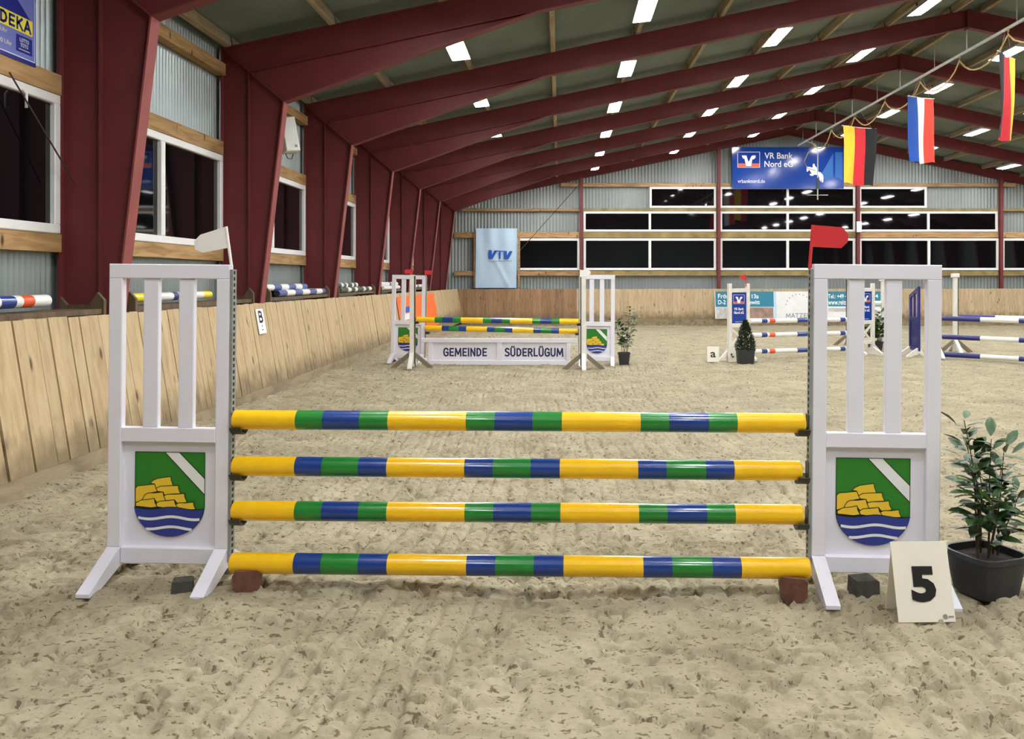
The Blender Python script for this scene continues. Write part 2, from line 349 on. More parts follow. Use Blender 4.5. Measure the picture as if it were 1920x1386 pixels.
for nm, x0, x1 in (('roof_sheet', XO-.25, XR), ('roof_sheet', XR, XE+.25)):
    corrug('y', 42.6, .146, .034, lambda a, d, r: (r, -9.4+a, (ZE+SL*((r if r <= XR else 2*XR-r)-XO))+.20+d), [x0, x1], nm, 'fibre_cement', ceil)
# ---- purlins, one length per bay
PX = [-4.45, -3.05, -1.58, -.12, 1.38, 2.87, 4.32, 5.8, 7.25, 8.72]; PX += [2*XR-x for x in PX]
pm = MB().box(-.04, .04, .03, SP-.03, 0, .16).mesh('purlin', 'timber_pale')
for k in range(11):
    for x in PX:
        obj('purlin', pm, ceil, (x, FY[k], ztop(x)), (0, -math.atan(SL)*(1 if x < XR else -1), 0))
# ---- steel portal frames
def frame_meshes():
    HX, HZ, EX = -3.70, 3.93, -.33; B = []
    def both(name, mk, mt):
        for sgn in (1, -1):
            mb = MB(); mk(mb)
            if sgn < 0: mb.v = [(2*XR-x, y, z) for x, y, z in mb.v]
            B.append((name, mb.mesh(name, mt)))
    both('column_web', lambda b: b.prism([(XO, -.3), (-4.19, -.3), (HX, HZ), (XO, ZE)], -.006, .006), 'steel_red')
    both('column_flange', lambda b: b.box(XO-.015, XO, -.08, .08, -.3, ZE+.02), 'steel_red')
    both('column_rib', lambda b: b.box(-4.186, -4.172, -.055, .055, -.3, 4.33), 'steel_red')
    both('column_flange', lambda b: b.beam((-4.19, 0, -.3), (HX, 0, HZ), .016, .16), 'steel_red_edge')
    zb = lambda x: ztop(x)-DEP
    both('rafter_web', lambda b: b.prism([(XO, ZE), (HX, HZ), (EX, zb(EX)), (XR, zb(XR)), (XR, ztop(XR))], -.006, .006), 'steel_red')
    both('rafter_flange', lambda b: b.beam((XO, 0, ZE), (XR, 0, ztop(XR)), .016, .16), 'steel_red')
    both('rafter_flange', lambda b: b.beam((-4.12, 0, zb(-4.12)), (XR, 0, zb(XR)), .014, .14), 'steel_red')
    both('haunch_flange', lambda b: b.beam((HX, 0, HZ), (EX, 0, zb(EX)-.01), .016, .16), 'steel_red')
    both('knee_plate', lambda b: b.beam((XO, 0, ZE), (HX, 0, HZ), .014, .15), 'steel_red')
    B.append(('apex_plate', MB().box(XR-.02, XR+.02, -.085, .085, zb(XR)-.04, ztop(XR)+.01).mesh('apex_plate', 'steel_red')))
    return B
FM = frame_meshes(); tn = 0
for k, y in enumerate(FY):
    if k < 1: continue
    tn += 1; r = root(f'trim_{tn}', 'dark red steel portal frame spanning the hall', (0, y, 0))
    for nm, m_ in FM: obj(nm, m_, r)
# gable frame: slim rafters and posts
tn += 1; r = root(f'trim_{tn}', 'slim dark red gable frame on the far wall', (0, YG-.08, 0))
for sgn in (1, -1):
    fx = (lambda x: x) if sgn > 0 else (lambda x: 2*XR-x)
    mb = MB(); mb.prism([(fx(XO), ZE+.1), (fx(XO), ZE-.26), (XR, ztop(XR)-.26), (XR, ztop(XR)+.1)], -.006, .006); mb.build('gable_rafter', 'steel_red', r)
    mb = MB(); mb.beam((fx(XO), 0, ZE-.26), (XR, 0, ztop(XR)-.26), .014, .12); mb.build('rafter_flange', 'steel_red', r)
SG = F/(YG-.1)
def gx_(px): return (px-VX)/SG
def gzz(py): return H-(py-VY)/SG
for px in (1090, 1347, 1607.5, 1875, 2130):
    x = gx_(px); tn += 1
    mb = MB(); mb.box(x-.06, x+.06, -.16, -.148, -.4, ztop(x)-.25); mb.box(x-.005, x+.005, -.148, -.03, -.4, ztop(x)-.25); mb.box(x-.06, x+.06, -.03, -.018, -.4, ztop(x)-.25)
    mb.build('gable_post', 'steel_red', r)
# ---- timber rails on the far wall
def xrail(parent, px0, px1, py0, py1, mt, y0=YG-.10, y1=YG+.03):
    return MB().box(gx_(px0), gx_(px1), y0, y1, gzz(py1), gzz(py0)).build('rail', mt, parent)
posts = [852, 1087, 1093, 1344, 1350, 1604, 1611, 1872, 1878, 2127]
for i in range(0, 10, 2):
    a, b = posts[i], posts[i+1]
    xrail(wf, a, b, 508, 517, 'mossy_timber' if i else 'timber_x'); xrail(wf, a, b, 435, 446, 'mossy_timber' if 1 < i < 5 else 'timber_x')
    xrail(wf, a if i else 866, b, 390.5, 396, 'mossy_timber' if i else 'timber_x')
    if i: xrail(wf, a if i > 2 else 1052, b if i < 8 else 1905, 343.5, 350, 'timber_x')
# ---- windows
WN = [0]
def window(x0, x1, z0, z1, panes, fw, M4, label):            # local: x along, z up, glass facing -y; M4 places it
    WN[0] += 1; r = root(f'window_{WN[0]}', label); r.matrix_world = M4
    MB().cbox(x0, x1, -.045, .03, z0, z0+fw, .008).build('frame', 'pvc_white', r); MB().cbox(x0, x1, -.045, .03, z1-fw, z1, .008).build('frame', 'pvc_white', r)
    MB().cbox(x0, x0+fw, -.045, .03, z0+fw, z1-fw, .008).build('frame', 'pvc_white', r); MB().cbox(x1-fw, x1, -.045, .03, z0+fw, z1-fw, .008).build('frame', 'pvc_white', r)
    n = panes
    for i in range(n):
        a = x0+fw+(x1-x0-2*fw)*i/n; b = x0+fw+(x1-x0-2*fw)*(i+1)/n
        if i: MB().cbox(a-fw*.55, a+fw*.55, -.05, .028, z0+fw, z1-fw, .008).build('mullion', 'pvc_white', r)
        MB().box(a+(fw*.4 if i else 0), b-(fw*.4 if i < n-1 else 0), 0, .012, z0+fw, z1-fw).build('pane', 'pane_dark', r)
    return r
I4 = Matrix.Translation((0, YG-.06, 0))
for py0, py1, units in ((447, 507, [(970, 1087, 1), (1094, 1343, 2), (1350, 1604, 2), (1611, 1873, 2), (1879, 2126, 2)]),
                        (396.5, 434.5, [(1094, 1343, 2), (1350, 1604, 2), (1611, 1871, 2)]), (350.5, 390, [(1218, 1343, 1), (1350, 1604, 2), (1611, 1738, 1)])):
    for a, b, n in units:
        window(gx_(a), gx_(b), gzz(py1), gzz(py0), n, .095 if py0 > 400 else .085, I4, 'wide white framed window, dark night behind')
for k in range(1, 11):                                        # side wall windows, one per bay, between two timber rails
    y0 = FY[k]; y1 = y0+SP
    if k >= 3: window(y0+.16, y1-.10, 1.955, 3.20, 2, .085, Matrix.Translation((XO-.015, 0, 0)) @ Matrix.Rotation(math.pi/2, 4, 'Z'), 'white framed side window, dark night behind')
    for z0, z1, d in ((3.205, 3.385, .03), (1.79, 1.95, .03), (4.27, 4.42, .06)):
        MB().box(XO-.07, XO+d, y0+.09, y1-.09, z0, z1).build('rail', 'timber', wl)
# ---- kickboards: leaning pine planks
bl = root('baseboard_left', 'leaning pine plank kickboard along the side wall')
XB, XT = -3.785, -4.0
pk = MB(); t = .032; pk.prism([(XB, -.06), (XB-t, -.06), (XT-t, 1.0), (XT, 1.0)], -.0705, .0705, 'y'); pk = pk.mesh('plank', 'pine_plank')
y = 1.2
while y < 32.6:
    zt = 1.262-.0033*y
    o = obj('plank', pk, bl, (random.uniform(-.0025, .0025), y, .0), (0, 0, random.uniform(-.006, .006))); o.scale = (1, 1, zt+random.uniform(-.006, .006)); y += .1415
MB().prism([(XB+.03, -.1), (XB-.03, -.1), (XB-.05, .14), (XB-.018, .14)], 1.2, 32.5, 'y').build('curb', 'curb', bl)
bf = root('baseboard_far', 'plank kickboard along the far gable wall')
def far_planks(mt):
    b = MB(); b.prism([(-.0, -.4), (.03, -.4), (.17, 1.0), (.14, 1.0)], -.0835, .0835, 'x'); return b.mesh('plank', mt)
fp, fs_ = far_planks('pine_plank_far'), far_planks('stained_plank_far')
x = -3.86
while x < 21.6:
    o = obj('plank', fs_ if x < .62 else fp, bf, (x, 32.4+random.uniform(-.005, .005), 0)); o.scale = (1, 1, 1.155+.0008*x+random.uniform(-.008, .008)); x += .17
MB().box(-3.8, 21.6, 32.30, 32.4, -.5, -.02).build('curb', 'curb', bf)
br = root('baseboard_right', 'plank kickboard on the far right')
MB().prism([(2*XR-XB, -.2), (2*XR-XB+.04, -.2), (2*XR-XT+.04, 1.2), (2*XR-XT, 1.2)], -9, 32.5, 'y').build('plank', 'pine_plank_far', br)

# ------------------------------------------------------------------ lamps: one strip lamp per bay in each row, under the purlins
def lamp_meshes():
    hb = MB(); L_ = .62
    hb.prism([(-.055, .07), (.055, .07), (.15, -.035), (.145, -.042), (.05, .045), (-.05, .045), (-.145, -.042), (-.15, -.035)], -L_, L_, 'y')
    gl = MB(); gl.prism([(-.12, -.03), (.12, -.03), (.08, -.050), (-.08, -.050)], -L_+.09, L_-.09, 'y')
    ec = MB(); ec.prism([(-.15, -.04), (.15, -.04), (.055, .07), (-.055, .07)], -.006, .006, 'y')
    hg = MB(); hg.box(-.012, .012, -.01, .01, .06, .165)
    return hb.mesh('housing', 'lamp_housing'), gl.mesh('diffuser', 'lamp_glow'), ec.mesh('end_cap', 'lamp_housing'), hg.mesh('hanger', 'rod_dark')
LMS = lamp_meshes()
rows = [-1.58, 1.30, 4.25, 7.2, 10.72, 13.6, 16.6, 19.5]
lys = [30.9-3.63*k for k in range(0, 10)]
for i, x in enumerate(rows):
    for j, y in enumerate(lys):
        l = thing('strip_lamp', f'glowing white strip lamp, {ORD[i]} row from the windows, {ORD[j]} from gable', 'lamp', (x, y, ztop(x)-.17), (0, -math.atan(SL)*(1 if x < XR else -1)*.5, 0), 'strip lamps under the roof')
        obj('housing', LMS[0], l); obj('diffuser', LMS[1], l)
        for e in (-1, 1): obj('end_cap', LMS[2], l, (0, e*.626, 0)); obj('hanger', LMS[3], l, (0, e*.44, 0))

# ------------------------------------------------------------------ poles
def pole(name, label, a, b, bands, r=.05, group=None, ends=None, cat='jump pole'):
    a = Vector(a); b = Vector(b); L_ = (b-a).length; n = 16; mb = MB(); c = .008
    cuts = [0]+[x for x, _ in bands[1:]]+[1]
    for i, (x, mt) in enumerate(bands):
        z0, z1 = cuts[i]*L_, cuts[i+1]*L_; k = MB.m(mb, mt); o = len(mb.v)
        rings = [(z0, r)]
        if i == 0: rings = [(0, r-c), (c, r)]
        rings += [(z1, r)] if i < len(bands)-1 else [(L_-c, r), (L_, r-c)]
        for z, rr in rings: mb.v += [(rr*math.cos(2*math.pi*j/n), rr*math.sin(2*math.pi*j/n), z) for j in range(n)]
        for q in range(len(rings)-1):
            for j in range(n): mb.f.append((o+q*n+j, o+q*n+(j+1) % n, o+(q+1)*n+(j+1) % n, o+(q+1)*n+j)); mb.mi.append(k)
        e = mb.m(ends) if ends else k
        if i == 0: mb.f.append(tuple(o+j for j in range(n-1, -1, -1))); mb.mi.append(e)
        if i == len(bands)-1: mb.f.append(tuple(len(mb.v)-n+j for j in range(n))); mb.mi.append(e)
    o = mb.build(name, None, None, True); o.location = a; o.rotation_euler = (b-a).to_track_quat('Z', 'Y').to_euler()
    return tag(o, label, cat, group)
FR = [0, .114, .162, .227, .277, .414, .464, .530, .581, .717, .766, .834, .883]
Yl, G, B, Wt = 'pole_yellow', 'pole_green', 'pole_blue', 'pole_white'
PA = list(zip(FR, [Yl, G, B, G, Yl, G, B, G, Yl, G, B, G, Yl])); PB = list(zip(FR, [Yl, B, G, B, Yl, B, G, B, Yl, B, G, B, Yl]))

# ------------------------------------------------------------------ slatted jump wings with the village crest
K = .368/480
def sx(u): return (u-645)*K
def sz(v): return .653-(v-235)*K
def conv(poly): return [(sx(u), sz(v)) for u, v in poly]
def arc_half(v):                                             # half width of the shield at height v
    return 240 if v <= 590 else 240*math.sqrt(max(0, 1-((v-590)/215)**2))
outline = [(405, 235), (405, 590)]+[(645-240*math.cos(t), 590+215*math.sin(t)) for t in np.linspace(.08, math.pi-.08, 26)]+[(885, 590), (885, 235)]
SACKS = [[(508,448),(530,428),(560,414),(605,407),(650,400),(655,425),(668,464),(610,466),(575,472),(550,482),(540,452)],
 [(408,482),(425,466),(470,462),(540,453),(548,475),(562,502),(500,516),(470,540),(455,564),(408,580)],
 [(550,482),(580,466),(640,462),(705,460),(706,480),(720,514),(650,519),(610,526),(600,505),(562,502)],
 [(455,562),(475,525),(500,512),(545,512),(600,504),(605,530),(620,564),(560,578),(540,552),(480,562)],
 [(605,530),(630,520),(690,518),(748,512),(752,540),(768,572),(700,580),(680,556),(620,562)],
 [(412,582),(450,562),(500,556),(542,548),(545,575),(562,605),(520,612),(440,605),(414,604)],
 [(555,582),(580,566),(630,562),(680,555),(685,580),(705,608),(640,618),(590,608),(562,605)],
 [(690,587),(715,575),(760,575),(812,568),(815,590),(828,617),(760,622),(705,608)]]
def stroke(mb, pts, wdt, y, mt, closed=True):
    n = len(pts)
    for i in range(n if closed else n-1):
        a = Vector(pts[i]); b = Vector(pts[(i+1) % n]); d = (b-a)
        if d.length < 1e-6: continue
        d.normalize(); q = Vector((-d.y, d.x))*wdt/2; d *= wdt*.35
        mb.flat([tuple(a-d+q), tuple(a-d-q), tuple(b+d-q), tuple(b+d+q)], y, mt)
def wavy(x0, x1, v, amp): return [(u, v-amp*math.sin((u-405)/480*math.pi*2*1.55+2.6)) for u in np.linspace(x0, x1, 30)]
def crest_meshes():
    out = []
    mb = MB(); mb.flat(conv(outline), -.0003); out.append(('crest_field', mb.mesh('crest_field', 'shield_green')))
    mb = MB(); mb.flat(conv([(612,238),(712,238),(884,410),(884,520)]), -.0008); out.append(('crest_band', mb.mesh('crest_band', 'shield_white')))
    mb = MB(); stroke(mb, conv([(612,238),(884,520)]), .004, -.0013, None, False); stroke(mb, conv([(712,238),(884,410)]), .004, -.0013, None, False); stroke(mb, conv(outline), .003, -.0013, None)
    out.append(('crest_outline', mb.mesh('crest_outline', 'ink_black')))
    for i, p in enumerate(SACKS):
        mb = MB(); y = -.0012-.0009*i; mb.flat(conv(p), y, 'shield_gold'); stroke(mb, conv(p), .0036, y-.0004, 'ink_black'); out.append(('crest_sack', mb.mesh('crest_sack')))
    top = wavy(407, 883, 612, 8); bot = [(645+240*math.cos(t), 590+215*math.sin(t)) for t in np.linspace(.12, math.pi-.12, 26)]
    mb = MB(); mb.flat(conv(top+bot), -.0095); out.append(('crest_water', mb.mesh('crest_water', 'shield_blue')))
    mb = MB(); stroke(mb, conv(top), .0036, -.0100, None, False); out.append(('crest_outline', mb.mesh('crest_outline', 'ink_black')))
    for v in (678, 746):
        h_ = arc_half(v)-8; mb = MB(); t_ = wavy(645-h_, 645+h_, v-9, 9); b_ = wavy(645-h_, 645+h_, v+9, 9)
        mb.flat(conv(t_+b_[::-1]), -.0102); out.append(('crest_wave', mb.mesh('crest_wave', 'shield_white')))
    return out
CREST = crest_meshes()
def cup_mesh(sgn):
    mb = MB(); n = 8; A = [math.radians(200+140*i/n) for i in range(n+1)]
    poly = [(.056*math.cos(a), .056*math.sin(a)) for a in A]+[(.062*math.cos(a), .062*math.sin(a)) for a in A[::-1]]
    mb.prism(poly, 0, sgn*.06, 'x'); mb.box(min(0, sgn*.004), max(0, sgn*.004), -.03, .03, -.05, .05)
    return mb.mesh('pole_cup', 'dark_metal', True)
def wing(name, label, loc, rot, side, cups=(), white='wing_white', group='slatted jump wings with crest'):
    r = thing(name, label, 'jump wing', loc, rot, group); W2 = .317; t = .022
    for s_ in (-1, 1):
        x0, x1 = sorted((s_*W2, s_*(W2-.07)))
        MB().cbox(x0, x1, -t, t, .165, 1.555, .004).build('stile', white, r)
        mb = MB(); mb.prism([(-.022,.165),(-.285,.018),(-.285,0),(-.21,0),(0,.075),(.21,0),(.285,0),(.285,.018),(.022,.165)], x0+.001, x1-.001, 'x'); mb.build('foot', white, r)
    MB().cbox(-W2, W2, -t, t, 1.555, 1.63, .004).build('top_rail', white, r)
    MB().cbox(-W2+.07, W2-.07, -t, t, .71, .785, .004).build('middle_rail', white, r)
    MB().cbox(-W2+.0702, W2-.0702, -t, t, .083, .165, .004).build('bottom_rail', white, r)
    for x0 in (-.140, .046): MB().cbox(x0, x0+.08, -.012, .022, .785, 1.555, .004).build('slat', white, r)
    p = MB().box(-W2+.07, W2-.07, .013, .0215, .165, .71).build('panel', white, r)
    for nm, m_ in CREST: obj(nm, m_, p, (-.004, .012, 0))
    s_ = side; x0, x1 = sorted((s_*(W2+.001), s_*(W2+.016)))
    tr = MB().box(x0, x1, -.022, .024, .10, 1.605).build('pole_track', 'metal_track', r)
    mb = MB(); a, b = sorted((s_*(W2+.0155), s_*(W2+.017)))
    for i in range(46): mb.box(a, b, -.012, .006, .14+i*.032, .158+i*.032)
    o = mb.build('track_slots', 'slot_black', tr); o['kind'] = 'stuff'
    cm = cup_mesh(s_)
    for z in cups: obj('pole_cup', cm, r, (s_*(W2+.017), 0, z))
    return r
PZ = [.820, .581, .350]
JY = math.atan2(-.13, 3.605)
wing('jump_wing', 'white slatted jump wing with crest standing nearest the plank wall', (-2.028, 4.33, -.004), (0, math.radians(.5), JY), 1, [z-.004 for z in PZ])
wing('jump_wing', 'white slatted jump wing with crest behind the number five sign', (1.577, 4.20, -.008), (0, math.radians(.5), JY), -1, [z+.002 for z in PZ])
nm_ = ['top', 'second', 'third']
px_l = [(-1.682, 1.232), (-1.684, 1.215), (-1.686, 1.222)]
for i, z in enumerate(PZ):
    pole('jump_pole', f'glossy yellow, green and blue pole, {nm_[i]} one of the near jump', (px_l[i][0], 4.313, z+.003), (px_l[i][1], 4.213, z+(.012 if i == 2 else .002)), PA if i != 1 else PB, .05, 'poles of the near jump')
pole('jump_pole', 'glossy yellow, blue and green pole on brown blocks just above the sand', (-1.640, 4.17, .132), (1.215, 4.07, .140), PB, .051, 'poles of the near jump')
def block(label, loc, rz):
    r = thing('wooden_block', label, 'wooden block', loc, (0, 0, rz), 'brown blocks under the lowest pole')
    MB().prism([(-.062,.03),(-.035,-.01),(.03,-.012),(.062,.025),(.066,.07),(.045,.085),(-.05,.085),(-.066,.065)], -.05, .075, 'y').build('block_body', 'brown_block', r)
    MB().prism([(-.062,.03),(-.035,-.008),(.03,-.008),(.062,.025),(.066,.095),(.05,.112),(-.05,.116),(-.066,.09)], -.078, -.0505, 'y').build('front_lip', 'brown_block', r)
    return r
block('brown wooden block under the left end of the lowest pole', (-1.56, 4.175, 0), .25)
block('brown wooden block under the right end of the lowest pole', (1.135, 4.075, 0), -.2)
def stone(name, label, loc, d, rz, cat='block'):
    x, y, z = d; mb = MB(); mb.prism([(-x,-.02),(x,-.015),(x*.95,z*.9),(x*.7,z),(-x*.9,z*.97)], -y, y, 'y')
    return tag(mb.build(name, 'dark_block', None, False, loc, (0, 0, rz)), label, cat)
stone('weight_block', 'dark block on the sand beside the number five sign', (1.50, 4.13, 0), (.062, .05, .075), .1)
stone('weight_block', 'dark lump on the sand under the left near wing', (-1.88, 4.16, -.005), (.05, .04, .06), .3)
# marker flags of the near jump
def marker(label, loc, col, pts, stick, parent_rot=(0,0,0), thick=.003, cat='marker flag'):
    r = thing('marker_flag', label, cat, loc, parent_rot); mb = MB(); mb.tube([(0,0,0), stick], .008, 8); mb.build('stick', col, r, True)
    mb = MB(); mb.prism(pts, -thick, thick, 'y'); mb.build('flag_plate', col, r); return r
marker('white marker flag on a leaning stick, left near wing', (-1.697, 4.315, 1.615), 'flag_white', [(-.028,.205),(-.16,.163),(-.192,.130),(-.188,.088),(-.150,.070),(-.02,.095)], (-.028,0,.205))
marker('red marker flag on the right near wing', (1.258, 4.212, 1.60), 'flag_red', [(.016,.222),(.165,.210),(.196,.175),(.192,.135),(.160,.105),(.012,.112)], (.017,0,.222))
# number sign, folded card
def card(label, loc, rz, wd, ht, glyph, gw, gh, lean=.27, grot=0, mt='sign_cream'):
    r = thing('number_sign', label, 'sign', loc, (0, 0, rz), 'folded number signs'); dy = ht*lean
    f = MB().prism([(-dy, 0), (0, ht), (.004, ht), (-dy+.004, 0)], -wd/2, wd/2, 'x').build('front_card', mt, r)
    MB().prism([(dy*.8, 0), (.006, ht), (.002, ht), (dy*.8-.004, 0)], -wd/2+.008, wd/2+.012, 'x').build('back_card', mt, r)
    o = text(glyph, 0, -dy*.53-.003, ht*.47, gw, gh, 'ink_black', f, .05 if glyph == '5' else .02); o.rotation_euler = (-math.atan(lean), grot, 0)
    return r, f
r, f = card('cream folded sign with a black 5 in front of the right near wing', (1.655, 3.86, 0), .03, .262, .335, '5', .115, .155)
o = MB().prism([(.011*math.cos(t), .011*math.sin(t)) for t in np.linspace(0, 6.2, 14)], -.0006, 0, 'y').build('maker_mark', 'ink_grey', f, False, (.085, -.0862, .022), (-math.atan(.27), 0, 0))
MB().box(.0, .024, -.0006, 0, -.003, .003).build('maker_mark', 'ink_grey', f, False, (.100, -.0862, .022), (-math.atan(.27), 0, 0))

# ------------------------------------------------------------------ plants
def pot_mesh(wt, wb, h):
    mb = MB(); n = 24
    def ring(w_, z):
        out = []
        for i in range(n):
            a = 2*math.pi*i/n; c, s_ = math.cos(a), math.sin(a); q = (abs(c)**5+abs(s_)**5)**(-.2); out.append((w_/2*c*q, w_/2*s_*q, z))
        return out
    prof = [(wb, 0), (wb*1.02, .01), (wt*.93, h-.025), (wt, h-.025), (wt, h), (wt*.9, h), (wt*.88, h-.04)]
    for w_, z in prof: mb.v += ring(w_, z)
    for k in range(len(prof)-1):
        for i in range(n): mb.f.append((k*n+i, k*n+(i+1) % n, (k+1)*n+(i+1) % n, (k+1)*n+i)); mb.mi.append(0)
    mb.f.append(tuple(range(n-1, -1, -1))); mb.mi.append(0)
    so = MB(); so.v = ring(wt*.885, h-.035)+[(0, 0, h-.022)]; so.f = [(i, (i+1) % n, n) for i in range(n)]; so.mi = [0]*n
    return mb.mesh('pot', 'pot_plastic', True), so.mesh('soil', 'potting_soil')
def leaf_mesh(L_, w_, mt, fold=.25):
    mb = MB(); mb.v = [(0,0,0)]; sec = [(.25,.7),(.55,1),(.82,.65)]
    for t, q in sec:
        z = -.35*t*t*L_*.6
        mb.v += [(-w_/2*q, t*L_, z+fold*w_*q*.5), (0, t*L_, z), (w_/2*q, t*L_, z+fold*w_*q*.5)]
    mb.v.append((0, L_, -.35*L_*.6)); mb.f = [(0,2,1),(0,3,2)]
    for k in (0, 3): mb.f += [(1+k,2+k,5+k,4+k),(2+k,3+k,6+k,5+k)]
    mb.f += [(7,8,10),(8,9,10)]; mb.mi = [0]*len(mb.f)
    me = mb.mesh('leaf', mt, True); return me
LEAF = [leaf_mesh(.105, .044, 'leaf_green'), leaf_mesh(.088, .038, 'leaf_green'), leaf_mesh(.07, .03, 'leaf_fresh')]
def shrub_layout(seed, stems, h0, per):
    rnd = random.Random(seed); st = []; lv = []
    for bx, by, tx, ty, hz_ in stems:
        pts = [(bx+(tx-bx)*t+.012*math.sin(5*t+bx*40), by+(ty-by)*t+.012*math.cos(4*t), h0-.03+(hz_-h0+.03)*t) for t in np.linspace(0, 1, 7)]
        st.append(pts)
        for i in range(per):
            t = .22+.78*(i+rnd.random())/per; k = min(5, int(t*6)); q = t*6-k
            p = Vector(pts[k]).lerp(Vector(pts[k+1]), q); a = i*2.4+rnd.uniform(-.5, .5); el = rnd.uniform(-.1, .75)+(.4 if t > .9 else 0)
            out = rnd.uniform(.0, .055)*(1.25-t*.5); p = p+Vector((-math.sin(a)*out, math.cos(a)*out, out*.5))
            lv.append((p, a, el, rnd.uniform(-.5, .5), rnd.uniform(.75, 1.25), rnd.random()))
    return st, lv
def shrub(label, loc, wt, wb, ph, stems, per, seed, leaf_parts, scale=1.0, rz=0):
    r = thing('potted_shrub', label, 'potted plant', loc, (0, 0, rz)); pm_, sm_ = pot_mesh(wt, wb, ph); obj('pot', pm_, r, None, (0, 0, math.radians(0))); obj('soil', sm_, r)
    st, lv = shrub_layout(seed, stems, ph, per)
    for p in st: MB().tube(p, .0055, 6, r1=.002).build('stem', 'stem_brown', r, True)
    from mathutils import Euler
    if leaf_parts:
        for p, a, el, tw, s_, q in lv:
            o = obj('leaf', LEAF[0 if q < .55 else (1 if q < .93 else 2)], r, p, (el, tw, a)); o.scale = (s_*scale,)*3
    else:
        mb = MB()
        for p, a, el, tw, s_, q in lv:
            M = Matrix.Translation(p) @ Euler((el, tw, a)).to_matrix().to_4x4() @ Matrix.Scale(s_*scale, 4); me = LEAF[0]
            mb.add([M @ v.co for v in me.vertices], [tuple(f_.vertices) for f_ in me.polygons], 'leaf_green' if q < .7 else 'leaf_fresh')
        o = mb.build('foliage', None, r); o['kind'] = 'stuff'
    return r
q = P(1853, 1108, 4.12)
shrub('bushy laurel shrub in a square dark pot, right edge of the photo', (2.12, 4.16, -.008), .315, .235, .205,
      [(-.03,0,-.12,.02,.86),(.0,.02,-.07,.05,.75),(.03,.01,.03,.0,.76),(.0,-.03,.09,-.03,.71),(.05,.0,.13,.04,.60),(-.05,-.02,-.11,-.05,.64),(.02,.04,.02,.09,.69),(.06,-.02,.17,-.02,.46),(-.02,-.05,-.07,-.10,.50)], 32, 3, True, 1.0, .35)
shrub('loose shrub in a small dark pot beside the village name jump', (1.165, 15.2, 0), .23, .17, .21,
      [(-.02,0,-.16,.03,.78),(.0,.02,-.08,.05,.70),(.03,.01,.12,.0,1.02),(.04,.0,.20,.02,.86),(.0,-.03,.02,-.05,.62)], 44, 5, False, 1.0)
shrub('dark leafy plant behind the right wing of the bank jump', (6.70, 17.75, 0), .3, .22, .22,
      [(-.03,0,-.15,.03,.75),(.0,.02,-.08,.05,.90),(.03,.01,.10,.0,.85),(.04,.0,.20,.02,.70),(.0,-.03,.12,-.05,.55),(0,0,-.2,0,.5),(0,0,.24,0,.5)], 34, 6, False, 1.5)
# clipped conifer
r = thing('potted_conifer', 'clipped dark conifer in a black pot before the bank jump', 'potted plant', (3.395, 15.3, 0))
pm_, sm_ = pot_mesh(.34, .28, .26); obj('pot', pm_, r); obj('soil', sm_, r)
MB().tube([(0,0,.2),(0,0,.7)], .012, 6).build('stem', 'stem_brown', r)
mb = MB(); rnd = random.Random(4)
for i in range(1500):
    t = rnd.random()**1.3; z = .24+.54*t; R_ = (.20*(1-t)**.75+.012)*(.55+.45*rnd.random()**.4)*(1 if t > .08 else .85); a = rnd.uniform(0, 6.283)
    p = Vector((R_*math.cos(a), R_*math.sin(a), z)); d = Vector((math.cos(a)*.6, math.sin(a)*.6, .8)).normalized(); s_ = Vector((-math.sin(a), math.cos(a), rnd.uniform(-.4, .4))).normalized()*.011
    e = p+d*.04; mb.add([p-s_, p+s_, e+s_*.4, e-s_*.4], [(0,1,2,3)])
o = mb.build('foliage', 'leaf_conifer', r); o['kind'] = 'stuff'

# ------------------------------------------------------------------ second jump: village name
wing('jump_wing', 'small slatted crest wing beside the plank wall, behind a dark-edged post', (-2.84, 15.55, -.01), (0, math.radians(1.2), math.radians(-3)), 1, [.60])
wing('jump_wing', 'small slatted crest wing left of the loose potted shrub', (.664, 15.05, -.01), (0, math.radians(.3), math.radians(-4)), -1, [.60])
pole('jump_pole', 'yellow, blue and green pole just above the village name plank', (-2.495, 15.48, .64), (.318, 15.08, .60), PB, .05, 'poles of the village name jump')
pole('jump_pole', 'yellow, green and blue pole, topmost at the village name jump', (-2.50, 14.6, .835), (.325, 14.35, .815), PA, .05, 'poles of the village name jump')
def post(label, loc, rz, strip=1, h=1.62, cap=False, cups=(), strut=.36):
    r = thing('jump_post', label, 'jump post', loc, (0, 0, rz), 'single white jump posts')
    MB().cbox(-.04, .04, -.035, .035, .02, h, .004).build('pole_body', 'post_white', r)
    x0, x1 = sorted((strip*.041, strip*.056)); MB().box(x0, x1, -.036, .036, .06, h-.02).build('pole_track', 'dark_metal', r)
    MB().prism([(-.036,.27),(-.30,.02),(-.30,0),(-.23,0),(-.036,.17)], -.035, .035, 'x').build('front_foot', 'post_white', r)
    MB().prism([(.036,.27),(.30,.02),(.30,0),(.23,0),(.036,.17)], -.035, .035, 'x').build('back_foot', 'post_white', r)
    for s_ in (-1, 1): MB().prism([(s_*.058,.27),(s_*strut,.02),(s_*strut,0),(s_*(strut-.09),0),(s_*.058,.18)], -.03, .03, 'y').build('side_strut', 'post_strut', r)
    if cap: MB().cbox(-.075, .075, -.05, .05, h, h+.085, .012).build('cap', 'flag_white', r)
    cm = cup_mesh(strip)
    for z in cups: obj('pole_cup', cm, r, (strip*.057, 0, z))
    return r
post('white post with dark right edge before the left village name wing', (-2.585, 14.6, 0), 0, 1, 1.62, False, [.825])
post('white post with dark left edge before the right village name wing', (.405, 14.35, 0), 0, -1, 1.60, False, [.805])
FP = [(.006,.0),(.006,.075),(.11,.075),(.135,.05),(.135,.025),(.11,.0)]
